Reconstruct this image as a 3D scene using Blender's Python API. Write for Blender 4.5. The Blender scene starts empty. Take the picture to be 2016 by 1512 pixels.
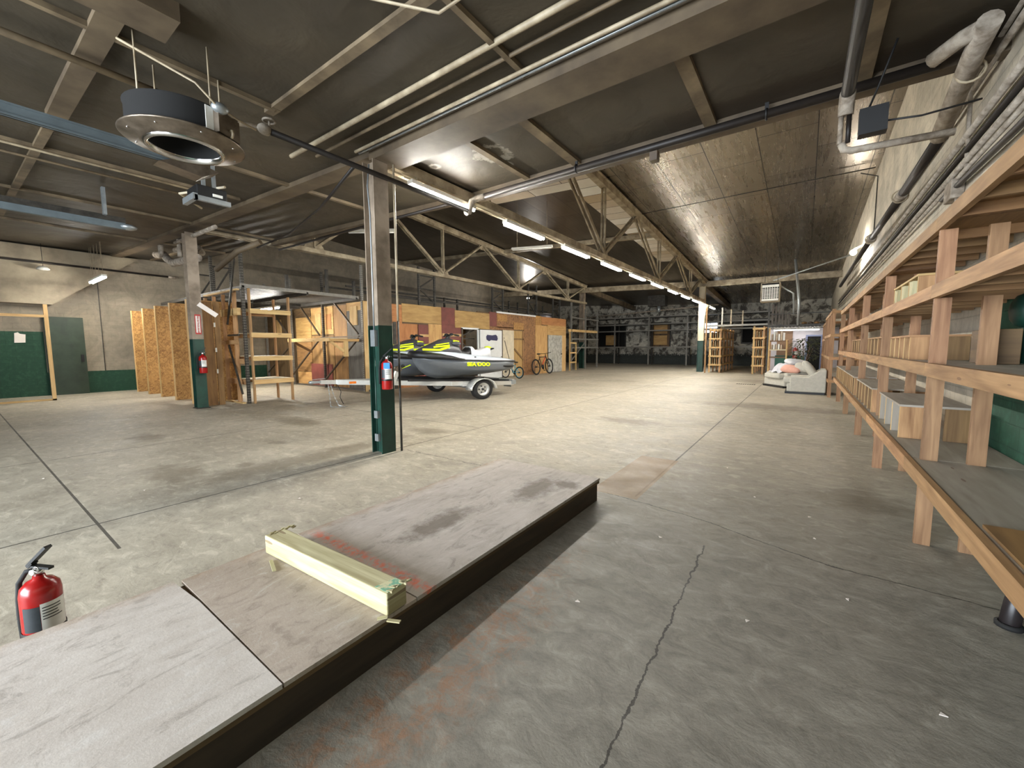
import bpy, bmesh, math, random
from mathutils import Vector, Matrix
S = bpy.context.scene
COL = S.collection
R = random.Random(7)

# ------------------------------------------------------------------ camera
YAW, PITCH, ROLL, FPX = math.radians(35.735), math.radians(5.177), math.radians(-0.261), 799.85
_f = Vector((-math.sin(YAW)*math.cos(PITCH), math.cos(YAW)*math.cos(PITCH), -math.sin(PITCH)))
_r0 = Vector((math.cos(YAW), math.sin(YAW), 0)); _u0 = _r0.cross(_f)
_r = _r0*math.cos(ROLL) + _u0*math.sin(ROLL); _u = -_r0*math.sin(ROLL) + _u0*math.cos(ROLL)
cam = bpy.data.objects.new('camera', bpy.data.cameras.new('camera')); COL.objects.link(cam)
cam.data.sensor_width = 36; cam.data.lens = FPX/2016*36; cam.data.clip_start = .02; cam.data.clip_end = 200
m = Matrix((_r, _u, -_f)).transposed().to_4x4(); m.translation = Vector((0, 0, 1.6)); cam.matrix_world = m
S.camera = cam
# ------------------------------------------------------------------ world, daylight, exposure
W = bpy.data.worlds.new('sky'); S.world = W; W.use_nodes = True
W.node_tree.nodes['Background'].inputs[0].default_value = (.75, .86, 1, 1)
W.node_tree.nodes['Background'].inputs[1].default_value = 1.0
S.view_settings.view_transform = 'Standard'; S.view_settings.look = 'None'
S.view_settings.exposure = 1.6; S.view_settings.gamma = 1; S.view_settings.use_curve_mapping = False
TUBE = 108.0          # emission strength of every fluorescent tube
def area(name, loc, rot, sx, sy, watts, colour):
    l = bpy.data.lights.new(name, 'AREA'); l.shape = 'RECTANGLE'; l.size = sx; l.size_y = sy; l.energy = watts; l.color = colour
    o = bpy.data.objects.new(name, l); COL.objects.link(o); o.location = loc; o.rotation_euler = rot; return o
# daylight entering through the open loading door behind the camera
area('daylight', (-4.2, -6.2, 2.1), (math.radians(90), 0, 0), 7.0, 3.6, 700, (.84, .92, 1))

# ------------------------------------------------------------------ mesh helpers
def org(o):
    v = Vector((0, 0, 0))
    while o is not None: v += o.location; o = o.parent
    return v
class MB:
    def __init__(s): s.v = []; s.f = []; s.uv = []; s.rn = []; s.mi = []; s.m = 0; s.sm = []
    def face(s, idx, uv=None, rn=0, smooth=False):
        s.f.append(idx); s.uv.append(uv or [(s.v[i][0], s.v[i][1]+s.v[i][2]) for i in idx]); s.rn.append(rn); s.mi.append(s.m); s.sm.append(smooth)
    def hexa(s, P, L):
        """8 corners (x fastest, then y, then z) of lengths L along the local axes"""
        b = len(s.v); s.v += [tuple(p) for p in P]; rn = R.random(); ou, ov = R.random()*50, R.random()*50
        a = max(range(3), key=lambda i: L[i])
        C = [(L[0]*(i & 1), L[1]*((i >> 1) & 1), L[2]*((i >> 2) & 1)) for i in range(8)]
        for q in ((0, 2, 3, 1), (4, 5, 7, 6), (0, 1, 5, 4), (2, 6, 7, 3), (0, 4, 6, 2), (1, 3, 7, 5)):
            ax = [i for i in range(3) if len({C[k][i] for k in q}) > 1 or L[i] == 0]
            if a in ax:
                o = [i for i in ax if i != a][:1] or [a]; uv = [(C[k][a]+ou, C[k][o[0]]+ov) for k in q]
            else: uv = [(C[k][ax[0]]*.3+ou, C[k][ax[1 if len(ax) > 1 else 0]]+ov) for k in q]
            s.face([b+k for k in q], uv, rn)
    def box(s, x0, x1, y0, y1, z0, z1):
        if x1 < x0: x0, x1 = x1, x0
        if y1 < y0: y0, y1 = y1, y0
        if z1 < z0: z0, z1 = z1, z0
        s.hexa([(x, y, z) for z in (z0, z1) for y in (y0, y1) for x in (x0, x1)], (x1-x0, y1-y0, z1-z0)); return s
    def bar(s, p, q, w, h, up=(0, 0, 1)):
        p, q = Vector(p), Vector(q); d = q-p; L = d.length; d.normalize(); up = Vector(up)
        sd = d.cross(up)
        if sd.length < 1e-4: sd = d.cross(Vector((1, 0, 0)))
        sd.normalize(); u = sd.cross(d).normalized()
        s.hexa([p+d*a+sd*b+u*c for c in (-h/2, h/2) for b in (w/2, -w/2) for a in (0, L)], (L, w, h)); return s
    def loft(s, rings, closed=True, caps=True, smooth=True):
        b = len(s.v); n = len(rings[0]); rn = R.random()
        for r in rings: s.v += [tuple(p) for p in r]
        for i in range(len(rings)-1):
            for j in range(n if closed else n-1):
                k = (j+1) % n; s.face([b+i*n+j, b+i*n+k, b+(i+1)*n+k, b+(i+1)*n+j], [(i*.1, j*.1), (i*.1, j*.1+.1), (i*.1+.1, j*.1+.1), (i*.1+.1, j*.1)], rn, smooth)
        if caps and closed:
            s.face([b+j for j in range(n)][::-1], None, rn); s.face([b+(len(rings)-1)*n+j for j in range(n)], None, rn)
        return s
    def tube(s, pts, r, n=8, caps=True):
        pts = [Vector(p) for p in pts]; rings = []; prev = None
        for i, p in enumerate(pts):
            t = ((pts[min(i+1, len(pts)-1)]-p).normalized() if i < len(pts)-1 else Vector()) + ((p-pts[i-1]).normalized() if i else Vector())
            if t.length < 1e-6: t = Vector((0, 0, 1))
            t.normalize()
            if prev is None:
                a = t.cross(Vector((0, 0, 1)) if abs(t.z) < .9 else Vector((1, 0, 0))).normalized()
            else: a = (prev-t*prev.dot(t)).normalized()
            prev = a; b = t.cross(a); rr = r[i] if isinstance(r, (list, tuple)) else r
            rings.append([p+(a*math.cos(2*math.pi*k/n)+b*math.sin(2*math.pi*k/n))*rr for k in range(n)])
        return s.loft(rings, True, caps)
    def lathe(s, prof, c=(0, 0, 0), n=20, ax='z', caps=False):
        c = Vector(c); rings = []
        for r, h in prof:
            ring = []
            for k in range(n):
                a = 2*math.pi*k/n; x, y = r*math.cos(a), r*math.sin(a)
                ring.append(c+{'z': Vector((x, y, h)), 'x': Vector((h, x, y)), 'y': Vector((y, h, x))}[ax])
            rings.append(ring)
        return s.loft(rings, True, caps)
    def torus(s, c, R_, r, ax='y', n=24, m=8, a0=0, a1=2*math.pi):
        c = Vector(c); pts = []
        full = abs(a1-a0-2*math.pi) < 1e-6; e1, e2 = {'y': (Vector((1, 0, 0)), Vector((0, 0, 1))), 'x': (Vector((0, 1, 0)), Vector((0, 0, 1))), 'z': (Vector((1, 0, 0)), Vector((0, 1, 0)))}[ax]
        e3 = e1.cross(e2); rings = []
        for i in range(n+1):
            a = a0+(a1-a0)*i/n; d = e1*math.cos(a)+e2*math.sin(a)
            rings.append([c+d*(R_+r*math.cos(2*math.pi*k/m))+e3*(r*math.sin(2*math.pi*k/m)) for k in range(m)])
        return s.loft(rings, True, not full)
    def prism(s, poly, plane, t0, t1):
        def P(a, b, t): return {'xy': (a, b, t), 'xz': (a, t, b), 'yz': (t, a, b)}[plane]
        n = len(poly); b = len(s.v); rn = R.random(); s.v += [P(x, y, t0) for x, y in poly]+[P(x, y, t1) for x, y in poly]
        s.face([b+i for i in range(n)][::-1], [poly[i] for i in range(n)][::-1], rn); s.face([b+n+i for i in range(n)], list(poly), rn)
        for i in range(n):
            j = (i+1) % n; s.face([b+i, b+j, b+n+j, b+n+i], [poly[i], poly[j], (poly[j][0]+.02, poly[j][1]+.02), (poly[i][0]+.02, poly[i][1]+.02)], rn)
        return s
    def ball(s, c, rx, ry=None, rz=None, n=10, m=6):
        ry = ry or rx; rz = rz or rx; rings = []
        for i in range(m+1):
            a = -math.pi/2+math.pi*i/m; ca = max(.02, math.cos(a)); sa = math.sin(a)
            rings.append([(c[0]+rx*ca*math.cos(2*math.pi*k/n), c[1]+ry*ca*math.sin(2*math.pi*k/n), c[2]+rz*sa) for k in range(n)])
        return s.loft(rings)
    def build(s, name, mats, parent=None, bevel=0, local=False, sub=0, **props):
        if not isinstance(mats, (list, tuple)): mats = [mats]
        me = bpy.data.meshes.new(name)
        if parent is not None: o0 = org(parent) if not local else Vector()
        elif local: o0 = Vector()
        else:
            xs = [v[0] for v in s.v]; ys = [v[1] for v in s.v]; zs = [v[2] for v in s.v]
            o0 = Vector(((min(xs)+max(xs))/2, (min(ys)+max(ys))/2, min(zs)))
        me.from_pydata([(v[0]-o0.x, v[1]-o0.y, v[2]-o0.z) for v in s.v], [], s.f)
        uvl = me.uv_layers.new(name='UVMap'); k = 0; flat = []
        for uv in s.uv:
            for u in uv: flat += [u[0], u[1]]
        uvl.data.foreach_set('uv', flat)
        at = me.attributes.new('rnd', 'FLOAT', 'FACE'); at.data.foreach_set('value', s.rn)
        me.polygons.foreach_set('material_index', s.mi); me.polygons.foreach_set('use_smooth', s.sm)
        for mt in mats: me.materials.append(mt)
        bm = bmesh.new(); bm.from_mesh(me); bmesh.ops.recalc_face_normals(bm, faces=bm.faces); bm.to_mesh(me); bm.free()
        o = bpy.data.objects.new(name, me); COL.objects.link(o)
        if parent is not None: o.parent = parent
        else: o.location = o0
        if bevel:
            b = o.modifiers.new('bevel', 'BEVEL'); b.width = bevel; b.segments = 2; b.limit_method = 'ANGLE'
        if sub:
            b = o.modifiers.new('sub', 'SUBSURF'); b.levels = sub; b.render_levels = sub
        for a, v in props.items(): o[a] = v
        return o
def thing(name, label, cat, loc=(0, 0, 0), group=None, rz=0):
    o = bpy.data.objects.new(name, None); COL.objects.link(o); o.location = loc; o.rotation_euler = (0, 0, rz); o.empty_display_size = .1
    o['label'] = label; o['category'] = cat
    if group: o['group'] = group
    return o
def copy_tree(o, parent=None):
    c = o.copy(); COL.objects.link(c)
    if parent is not None: c.parent = parent
    for ch in list(o.children): copy_tree(ch, c)
    return c
def tag(o, label, cat, group=None):
    o['label'] = label; o['category'] = cat
    if group: o['group'] = group
    return o
def ST(o): o['kind'] = 'structure'; return o

# ------------------------------------------------------------------ materials
def lin(c):
    return tuple(((x/255)/12.92 if x/255 <= .04045 else ((x/255+.055)/1.055)**2.4) for x in c)
class NT:
    def __init__(s, name):
        s.m = bpy.data.materials.new(name); s.m.use_nodes = True; s.t = s.m.node_tree; s.b = s.t.nodes['Principled BSDF']
    def n(s, typ, ins=None, **kw):
        nd = s.t.nodes.new(typ)
        for k, v in kw.items(): setattr(nd, k, v)
        for k, v in (ins or {}).items():
            if hasattr(v, 'is_output'): s.t.links.new(v, nd.inputs[k])
            else:
                if isinstance(v, tuple) and len(v) == 3 and nd.inputs[k].type == 'RGBA': v = (*v, 1)
                nd.inputs[k].default_value = v
        return nd
    def link(s, a, key): s.t.links.new(a, s.b.inputs[key])
    def math(s, op, a, b=0, clamp=False):
        return s.n('ShaderNodeMath', {0: a, 1: b}, operation=op, use_clamp=clamp).outputs[0]
    def mix(s, f, a, b): return s.n('ShaderNodeMix', {0: f, 6: a, 7: b}, data_type='RGBA').outputs[2]
    def ramp(s, f, lo, hi): return s.n('ShaderNodeMapRange', {0: f, 1: lo, 2: hi, 3: 0.0, 4: 1.0}).outputs[0]
    def noise(s, vec, scale, detail=4, rough=.6, dist=0):
        return s.n('ShaderNodeTexNoise', {'Vector': vec, 'Scale': scale, 'Detail': detail, 'Roughness': rough, 'Distortion': dist}).outputs[0]
    def scaled(s, vec, sc): return s.n('ShaderNodeVectorMath', {0: vec, 1: sc}, operation='MULTIPLY').outputs[0]
    def bump(s, h, st=.3, d=.01):
        s.link(s.n('ShaderNodeBump', {'Height': h, 'Strength': st, 'Distance': d}).outputs[0], 'Normal')
def plain(name, c, rough=.6, metal=0, var=.12, scale=6, bump=0, c2=None, contrast=(.35, .65)):
    k = NT(name); p = k.n('ShaderNodeTexCoord').outputs['Object']
    f = k.noise(p, scale, 5); f = k.ramp(f, *contrast)
    c = lin(c); c2 = lin(c2) if c2 else tuple(x*(1-2*var) for x in c)
    k.link(k.mix(f, c2, c), 'Base Color'); k.b.inputs['Roughness'].default_value = rough; k.b.inputs['Metallic'].default_value = metal
    if bump: k.bump(k.noise(p, scale*4, 3), bump)
    return k.m
def wood(name, c1, c2, dirt=.0, rough=.65, grain=26.0, spread=.35):
    k = NT(name); uv = k.n('ShaderNodeUVMap').outputs[0]; rn = k.n('ShaderNodeAttribute', attribute_name='rnd').outputs['Fac']
    g = k.noise(k.scaled(uv, (1.6, grain, 1)), 1.0, 5, .6, .6)
    w = k.noise(k.scaled(uv, (.9, 7, 1)), 1.0, 2, .5, 1.5)
    f = k.math('ADD', k.math('MULTIPLY', k.ramp(g, .3, .7), .55), k.math('MULTIPLY', k.ramp(w, .35, .65), .45))
    col = k.mix(f, lin(c2), lin(c1))
    v = k.math('ADD', k.math('MULTIPLY', rn, spread), 1-spread*.6)
    col = k.n('ShaderNodeHueSaturation', {'Value': v, 'Color': col, 'Hue': k.math('ADD', k.math('MULTIPLY', rn, -.008), .512)}).outputs[0]
    kn = k.n('ShaderNodeTexVoronoi', {'Vector': k.scaled(uv, (1.6, 8, 1)), 'Scale': 1.0}).outputs['Distance']
    col = k.mix(k.math('MULTIPLY', k.math('LESS_THAN', kn, .085), .6), col, lin((92, 52, 28)))
    if dirt:
        d = k.ramp(k.noise(k.n('ShaderNodeNewGeometry').outputs['Position'], 2.2, 5), .4, .65)
        col = k.mix(k.math('MULTIPLY', d, dirt), col, lin((88, 78, 66)))
    k.link(col, 'Base Color'); k.b.inputs['Roughness'].default_value = rough; k.bump(g, .15, .004)
    return k.m
def osb(name, c1, c2, sc=9.0):
    k = NT(name); p = k.n('ShaderNodeTexCoord').outputs['Object']
    d = k.n('ShaderNodeVectorMath', {0: p, 1: k.n('ShaderNodeTexNoise', {'Vector': p, 'Scale': 5.0}).outputs[1]}, operation='ADD').outputs[0]
    v = k.n('ShaderNodeTexVoronoi', {'Vector': k.scaled(d, (1, 1, .5)), 'Scale': sc*1.6})
    f = k.n('ShaderNodeSeparateColor', {0: v.outputs['Color']}).outputs[0]
    n = k.noise(p, 14, 5)
    f = k.math('ADD', k.math('MULTIPLY', f, .6), k.math('MULTIPLY', k.ramp(n, .3, .7), .4))
    k.link(k.mix(f, lin(c2), lin(c1)), 'Base Color'); k.b.inputs['Roughness'].default_value = .7; k.bump(f, .3, .004)
    return k.m
def emit(name, c, st):
    k = NT(name); k.b.inputs['Base Color'].default_value = (.9, .9, .9, 1); k.b.inputs['Emission Color'].default_value = (*c, 1); k.b.inputs['Emission Strength'].default_value = st
    return k.m

def seg(k, p, a, b, w, wob=None):
    """mask (1 on the line) of a crack or joint between two floor points"""
    ax, ay = a; bx, by = b; L = math.hypot(bx-ax, by-ay); dx, dy = (bx-ax)/L, (by-ay)/L
    q = k.n('ShaderNodeVectorMath', {0: wob or p, 1: (ax, ay, 0)}, operation='SUBTRACT').outputs[0]
    al = k.n('ShaderNodeVectorMath', {0: q, 1: (dx, dy, 0)}, operation='DOT_PRODUCT').outputs['Value']
    ac = k.n('ShaderNodeVectorMath', {0: q, 1: (-dy, dx, 0)}, operation='DOT_PRODUCT').outputs['Value']
    ac = k.math('LESS_THAN', k.math('ABSOLUTE', ac), w)
    i = k.math('LESS_THAN', k.math('ABSOLUTE', k.math('SUBTRACT', al, L/2)), L/2)
    return k.math('MULTIPLY', ac, i)
def blob(k, p, c, rx, ry, ang=0, n=None):
    q = k.n('ShaderNodeMapping', {'Vector': k.n('ShaderNodeVectorMath', {0: p, 1: (c[0], c[1], 0)}, operation='SUBTRACT').outputs[0], 'Rotation': (0, 0, -ang), 'Scale': (1/rx, 1/ry, 0)}, vector_type='POINT').outputs[0]
    d = k.n('ShaderNodeVectorMath', {0: q}, operation='LENGTH').outputs['Value']
    d = k.math('ADD', d, k.math('MULTIPLY', k.math('SUBTRACT', n, .5), 1.6))
    return k.n('ShaderNodeMapRange', {0: d, 1: 1.0, 2: .45, 3: 0.0, 4: 1.0}).outputs[0]
def concrete():
    k = NT('concrete_floor'); p = k.n('ShaderNodeNewGeometry').outputs['Position']
    big = k.noise(p, .5, 5, .6, .4); mid = k.noise(p, 2.6, 6, .65, .3); fine = k.noise(p, 26, 5, .7); sp = k.noise(p, 90, 2)
    f = k.math('ADD', k.math('ADD', k.math('MULTIPLY', k.ramp(big, .3, .7), .45), k.math('MULTIPLY', k.ramp(mid, .3, .7), .35)), k.math('MULTIPLY', k.ramp(fine, .3, .7), .2))
    col = k.mix(f, lin((126, 118, 103)), lin((190, 181, 162)))
    sx = k.n('ShaderNodeSeparateXYZ', {0: p}); X, Y = sx.outputs[0], sx.outputs[1]
    tr1 = k.noise(k.scaled(p, (1, 1.6, 1)), 5.0, 8, .72, .9); tr2 = k.noise(p, 16, 6, .75, 1.2)
    scr = k.math('MULTIPLY', k.ramp(tr1, .50, .60), k.ramp(tr2, .40, .62))
    col = k.mix(k.math('MULTIPLY', scr, .42), col, lin((92, 84, 72)))
    col = k.mix(k.math('MULTIPLY', k.ramp(tr1, .46, .36), .4), col, lin((214, 206, 186)))
    # rougher, dirtier lane between the platform and the shelving
    wob = k.math('MULTIPLY', k.math('SUBTRACT', mid, .5), 1.2)
    lane = k.math('MULTIPLY', k.ramp(k.math('ADD', X, 0), -2.0, -1.6), k.ramp(k.math('ADD', Y, wob), 7.2, 3.4))
    col = k.mix(k.math('MULTIPLY', lane, .72), col, k.mix(k.math('ADD', k.math('MULTIPLY', f, .5), k.math('MULTIPLY', k.ramp(tr1, .35, .62), .5)), lin((142, 137, 126)), lin((76, 72, 65))))
    pit = k.math('GREATER_THAN', sp, .68); col = k.mix(k.math('MULTIPLY', pit, k.math('ADD', k.math('MULTIPLY', lane, .35), .06)), col, lin((70, 66, 60)))
    pw = k.n('ShaderNodeVectorMath', {0: p, 1: k.scaled(k.n('ShaderNodeTexNoise', {'Vector': p, 'Scale': 7.0, 'Detail': 6.0, 'Roughness': .7}).outputs[1], (.09, .09, 0))}, operation='ADD').outputs[0]
    pw = k.n('ShaderNodeVectorMath', {0: pw, 1: (.045, .045, 0)}, operation='SUBTRACT').outputs[0]
    joints = [((-8.80, -2), (-8.80, 12)), ((-16.4, .68), (-4.4, .70)), ((-5.2, -3), (-5.2, 30)), ((-21, 6.1), (-5.2, 6.1)), ((-12.4, 4.1), (-12.4, 12)), ((-1.4, 4.2), (-1.4, 24)),
              ((-21, 12.2), (1, 12.2)), ((-21, 18.3), (1, 18.3)), ((-9, 10), (-9, 34))]
    m = None
    for a, b in joints:
        t = seg(k, p, a, b, .011); m = t if m is None else k.math('MAXIMUM', m, t)
    for a, b in [((-5.0, 4.12), (-1.8, 4.15)), ((-1.8, 4.15), (-.75, 3.98)), ((-.75, 3.98), (.18, 3.66)), ((.18, 3.66), (1.3, 3.6)), ((-.58, 3.45), (-.55, 1.2)), ((-.55, 1.2), (-.7, -.5))]:
        m = k.math('MAXIMUM', m, seg(k, p, a, b, .006, pw))
    col = k.mix(k.math('MULTIPLY', m, .85), col, lin((44, 40, 35)))
    nn = k.noise(p, 3.5, 5, .7)
    st = None
    for c, rx, ry, a in [((-10.9, 6.15), .75, .42, .2), ((-8.9, 4.4), .7, .25, .9), ((-5.8, 5.35), .35, .22, 0), ((.57, 5.4), .35, .3, 0), ((-6.5, 1.6), .5, .25, 1.0), ((-5.8, 3.0), .25, 1.5, .1), ((-9.6, 2.0), .4, .2, .6), ((.9, 1.9), .3, .2, 0),  # long blob left of the near column paints its shadow; the rest are stains
                         ((-.5, 12.5), 1.6, .5, .2), ((-3.0, 8.5), .6, .3, .3), ((-1.0, 21.5), 1.6, 1.0, 0), ((-6.2, 2.3), .12, .09, 0), ((-7.2, 3.2), .14, .1, 0)]:
        t = blob(k, p, c, rx*1.5, ry*1.5, a, nn); st = t if st is None else k.math('MAXIMUM', st, t)
    col = k.mix(k.math('MULTIPLY', st, .5), col, lin((88, 76, 58)))
    rust = k.math('MULTIPLY', blob(k, p, (-1.38, 1.3), .32, 1.6, 0, k.noise(p, 7, 6, .75)), k.ramp(k.noise(p, 9, 7, .8, .6), .46, .6)); col = k.mix(k.math('MULTIPLY', rust, .6), col, lin((150, 100, 62)))
    plate = k.math('MULTIPLY', k.math('LESS_THAN', k.math('ABSOLUTE', k.math('ADD', X, 1.62)), .26), k.math('LESS_THAN', k.math('ABSOLUTE', k.math('SUBTRACT', Y, 5.0)), .88))
    col = k.mix(k.math('MULTIPLY', plate, .7), col, k.mix(nn, lin((120, 92, 66)), lin((172, 146, 112))))
    k.link(col, 'Base Color')
    k.link(k.n('ShaderNodeMapRange', {0: mid, 1: .3, 2: .7, 3: .42, 4: .72}).outputs[0], 'Roughness')
    h = k.math('SUBTRACT', k.math('ADD', k.math('ADD', k.math('MULTIPLY', mid, .6), k.math('MULTIPLY', tr1, k.math('ADD', k.math('MULTIPLY', lane, .25), .35))), k.math('MULTIPLY', fine, k.math('ADD', k.math('MULTIPLY', lane, .4), .12))), m)
    k.bump(h, .35, .02)
    return k.m
def masonry(name, axis, paint, c_hi, c_lo=None, brick=(.39, .19), old=.3, gl=(.03), bs=.75, om=(.5, .75), oc=(92, 78, 64), osc=9):
    """painted block wall; paint = list of (a0, a1, ztop): below ztop the lower colour"""
    k = NT(name); p = k.n('ShaderNodeNewGeometry').outputs['Position']; s = k.n('ShaderNodeSeparateXYZ', {0: p}); A = s.outputs[0 if axis == 'x' else 1]; Z = s.outputs[2]
    v = k.n('ShaderNodeCombineXYZ', {0: A, 1: Z, 2: 0.0}).outputs[0]
    b = k.n('ShaderNodeTexBrick', {'Vector': v, 'Color1': (1, 1, 1), 'Color2': (.86, .86, .86), 'Mortar': (.55, .55, .55), 'Scale': 1.0, 'Mortar Size': .009, 'Mortar Smooth': .6, 'Brick Width': brick[0], 'Row Height': brick[1]})
    n = k.noise(p, 1.3, 6, .7, .5); n2 = k.noise(p, 9, 5, .7); n3 = k.noise(p, osc, 6, .72, .6)
    hi = k.mix(k.ramp(n, .38, .66), tuple(x*.62 for x in lin(c_hi)), lin(c_hi)); hi = k.mix(k.math('MULTIPLY', k.ramp(n3, *om), old), hi, lin(oc))
    col = hi
    if c_lo:
        lo = k.mix(k.ramp(n2, .5, .8), lin(c_lo), tuple(x*1.7+.01 for x in lin(c_lo))); mm = None
        for a0, a1, zt in paint:
            t = k.math('MULTIPLY', k.math('MULTIPLY', k.math('GREATER_THAN', A, a0), k.math('LESS_THAN', A, a1)), k.math('LESS_THAN', k.math('ADD', Z, k.math('MULTIPLY', k.math('SUBTRACT', n2, .5), gl)), zt))
            mm = t if mm is None else k.math('MAXIMUM', mm, t)
        col = k.mix(mm, hi, lo)
    col = k.n('ShaderNodeMix', {0: bs, 6: col, 7: b.outputs[0]}, data_type='RGBA', blend_type='MULTIPLY').outputs[2]
    k.link(col, 'Base Color'); k.b.inputs['Roughness'].default_value = .75
    k.bump(k.math('ADD', k.n('ShaderNodeSeparateColor', {0: b.outputs[0]}).outputs[0], k.math('MULTIPLY', n2, .5)), .55, .012)
    return k.m
def foil(name, c, c2, bw=2.4, bh=1.2, metal=.55, rough=.38, seam=(40, 36, 30), swap=True, ms=.011):
    k = NT(name); p = k.n('ShaderNodeNewGeometry').outputs['Position']; s = k.n('ShaderNodeSeparateXYZ', {0: p})
    v = k.n('ShaderNodeCombineXYZ', {0: s.outputs[1 if swap else 0], 1: s.outputs[0 if swap else 1], 2: 0.0}).outputs[0]
    b = k.n('ShaderNodeTexBrick', {'Vector': v, 'Color1': lin(c), 'Color2': lin(c2), 'Mortar': lin(seam), 'Scale': 1.0, 'Mortar Size': ms, 'Mortar Smooth': .2, 'Brick Width': bw, 'Row Height': bh})
    n = k.noise(p, 2.0, 5, .6, .5); st = k.noise(k.scaled(p, (9, .7, 1)), 1.0, 4, .7)
    col = k.n('ShaderNodeMix', {0: .5, 6: b.outputs[0], 7: k.mix(k.ramp(n, .25, .75), (.72, .70, .67), (1, 1, 1))}, data_type='RGBA', blend_type='MULTIPLY').outputs[2]
    k.link(col, 'Base Color'); k.b.inputs['Metallic'].default_value = metal
    k.link(k.n('ShaderNodeMapRange', {0: st, 1: .3, 2: .7, 3: rough-.03, 4: rough+.07}).outputs[0], 'Roughness')
    k.bump(k.math('ADD', k.math('MULTIPLY', n, .5), k.math('MULTIPLY', k.noise(k.scaled(p, (3.5, .5, 1)), 1.0, 2, .4), .8)), .12, .03)
    return k.m

M = {}
M['concrete'] = concrete()
M['lumber'] = wood('lumber', (190, 144, 102), (126, 84, 52), spread=.24)
M['lumber_red'] = wood('reddish_lumber', (176, 132, 98), (120, 80, 55), spread=.24)
M['treated'] = wood('treated_timber', (206, 198, 160), (150, 134, 96), grain=40, spread=.05)
M['fresh'] = wood('pale_lumber', (220, 184, 132), (178, 134, 84), spread=.2)
M['dusty'] = wood('dusty_board', (168, 158, 146), (140, 128, 114), grain=12, spread=.1)
M['joist'] = wood('joist', (158, 118, 78), (104, 70, 42))
M['oldwood'] = wood('old_plywood', (120, 92, 62), (66, 46, 30), grain=9, spread=.3)
M['ply'] = wood('plywood', (206, 164, 108), (164, 118, 70), grain=6, spread=.3)
M['ply_red'] = wood('orange_plywood', (190, 128, 80), (152, 90, 52), grain=6, spread=.15)
M['maroon'] = plain('maroon_panel', (122, 62, 54), .6, var=.15, scale=3)
M['osb'] = osb('strand_board', (196, 150, 86), (112, 72, 34))
M['osb_dark'] = osb('old_strand_board', (170, 122, 76), (80, 56, 38), 7)
M['cream'] = plain('cream_paint', (214, 202, 176), .6, scale=4, var=.08)
M['white'] = plain('white_paint', (226, 228, 228), .45, scale=4, var=.04)
M['grey_door'] = plain('scuffed_grey_paint', (186, 184, 176), .6, scale=5, c2=(140, 138, 130))
M['dark_green'] = plain('dark_green_door_paint', (48, 62, 48), .5, scale=3, c2=(36, 48, 38))
M['green'] = plain('green_paint', (24, 62, 50), .45, scale=5, c2=(16, 44, 36))
M['colpaint'] = plain('grimy_cream_paint', (158, 142, 124), .6, scale=2.5, c2=(112, 98, 82), bump=.2)
M['truss'] = plain('cream_steel', (176, 162, 136), .55, scale=3, c2=(120, 106, 84))
M['soot_dark'] = plain('sooty_brown_paint', (98, 84, 64), .65, scale=1.5, c2=(66, 54, 40), bump=.15)
M['soot'] = plain('sooty_cream_paint', (122, 106, 82), .65, scale=2, c2=(72, 60, 44), bump=.15)
M['blackpipe'] = plain('black_pipe', (40, 34, 30), .5, .3, scale=8)
M['lag'] = plain('pipe_lagging', (166, 156, 142), .85, scale=8, c2=(110, 98, 84), bump=.5)
M['rack'] = plain('dark_rack_steel', (66, 62, 56), .5, .4, scale=8, c2=(40, 38, 34))
M['rack_grey'] = plain('grey_rack_steel', (132, 128, 120), .5, .3, scale=8)
M['galv'] = plain('galvanised_steel', (168, 174, 176), .38, .7, scale=12, var=.08)
M['alu'] = plain('aluminium', (206, 206, 202), .35, .6, scale=6, var=.05)
M['bluesteel'] = plain('blue_grey_steel', (100, 110, 114), .5, .4, scale=5, var=.1)
M['dull'] = plain('dull_sheet_metal', (130, 118, 104), .34, .75, scale=5, c2=(92, 82, 70))
M['black'] = plain('black_plastic', (20, 20, 21), .5, scale=10)
M['rubber'] = plain('rubber', (26, 25, 24), .8, scale=20)
M['dark'] = plain('dark_void', (10, 9, 8), .9)
M['red'] = plain('red_enamel', (150, 20, 18), .25, scale=3, var=.05)
M['label_white'] = plain('label_white', (224, 222, 214), .5, scale=30, var=.03)
M['label_grey'] = plain('label_grey', (48, 53, 56), .5, scale=30)
M['tag_blue'] = plain('blue_tag', (70, 150, 214), .5)
M['navy'] = plain('navy_paint', (24, 22, 78), .5)
M['signred'] = plain('sign_red', (176, 48, 44), .5)
M['chrome'] = plain('chrome', (200, 200, 200), .15, 1, var=.02)
M['hull'] = plain('graphite_hull', (104, 108, 112), .3, .1, scale=1.5, var=.04)
M['silver'] = plain('silver_deck', (196, 204, 212), .25, .15, scale=1.5, var=.03)
M['darkdeck'] = plain('dark_deck', (64, 64, 68), .35, scale=2, var=.05)
M['seatw'] = plain('light_grey_vinyl', (206, 206, 208), .5, scale=5, var=.03)
M['lime'] = plain('lime_decal', (206, 232, 20), .4, var=.02)
M['amber'] = plain('amber_lens', (214, 112, 30), .3)
M['sofa'] = plain('oatmeal_upholstery', (188, 184, 172), .9, scale=14, var=.06, bump=.2)
M['blanket'] = plain('pale_blanket', (196, 196, 202), .95, scale=10, var=.06, bump=.3)
M['pink'] = plain('peach_fabric', (216, 164, 146), .9, scale=12, var=.05)
M['leaf'] = plain('leaf', (70, 78, 44), .5, scale=30, c2=(44, 46, 26))
M['stem'] = plain('bark', (92, 70, 52), .8)
M['bikeframe'] = plain('dark_frame_paint', (38, 32, 32), .4)
M['cyan'] = plain('cyan_paint', (92, 182, 210), .4)
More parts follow.
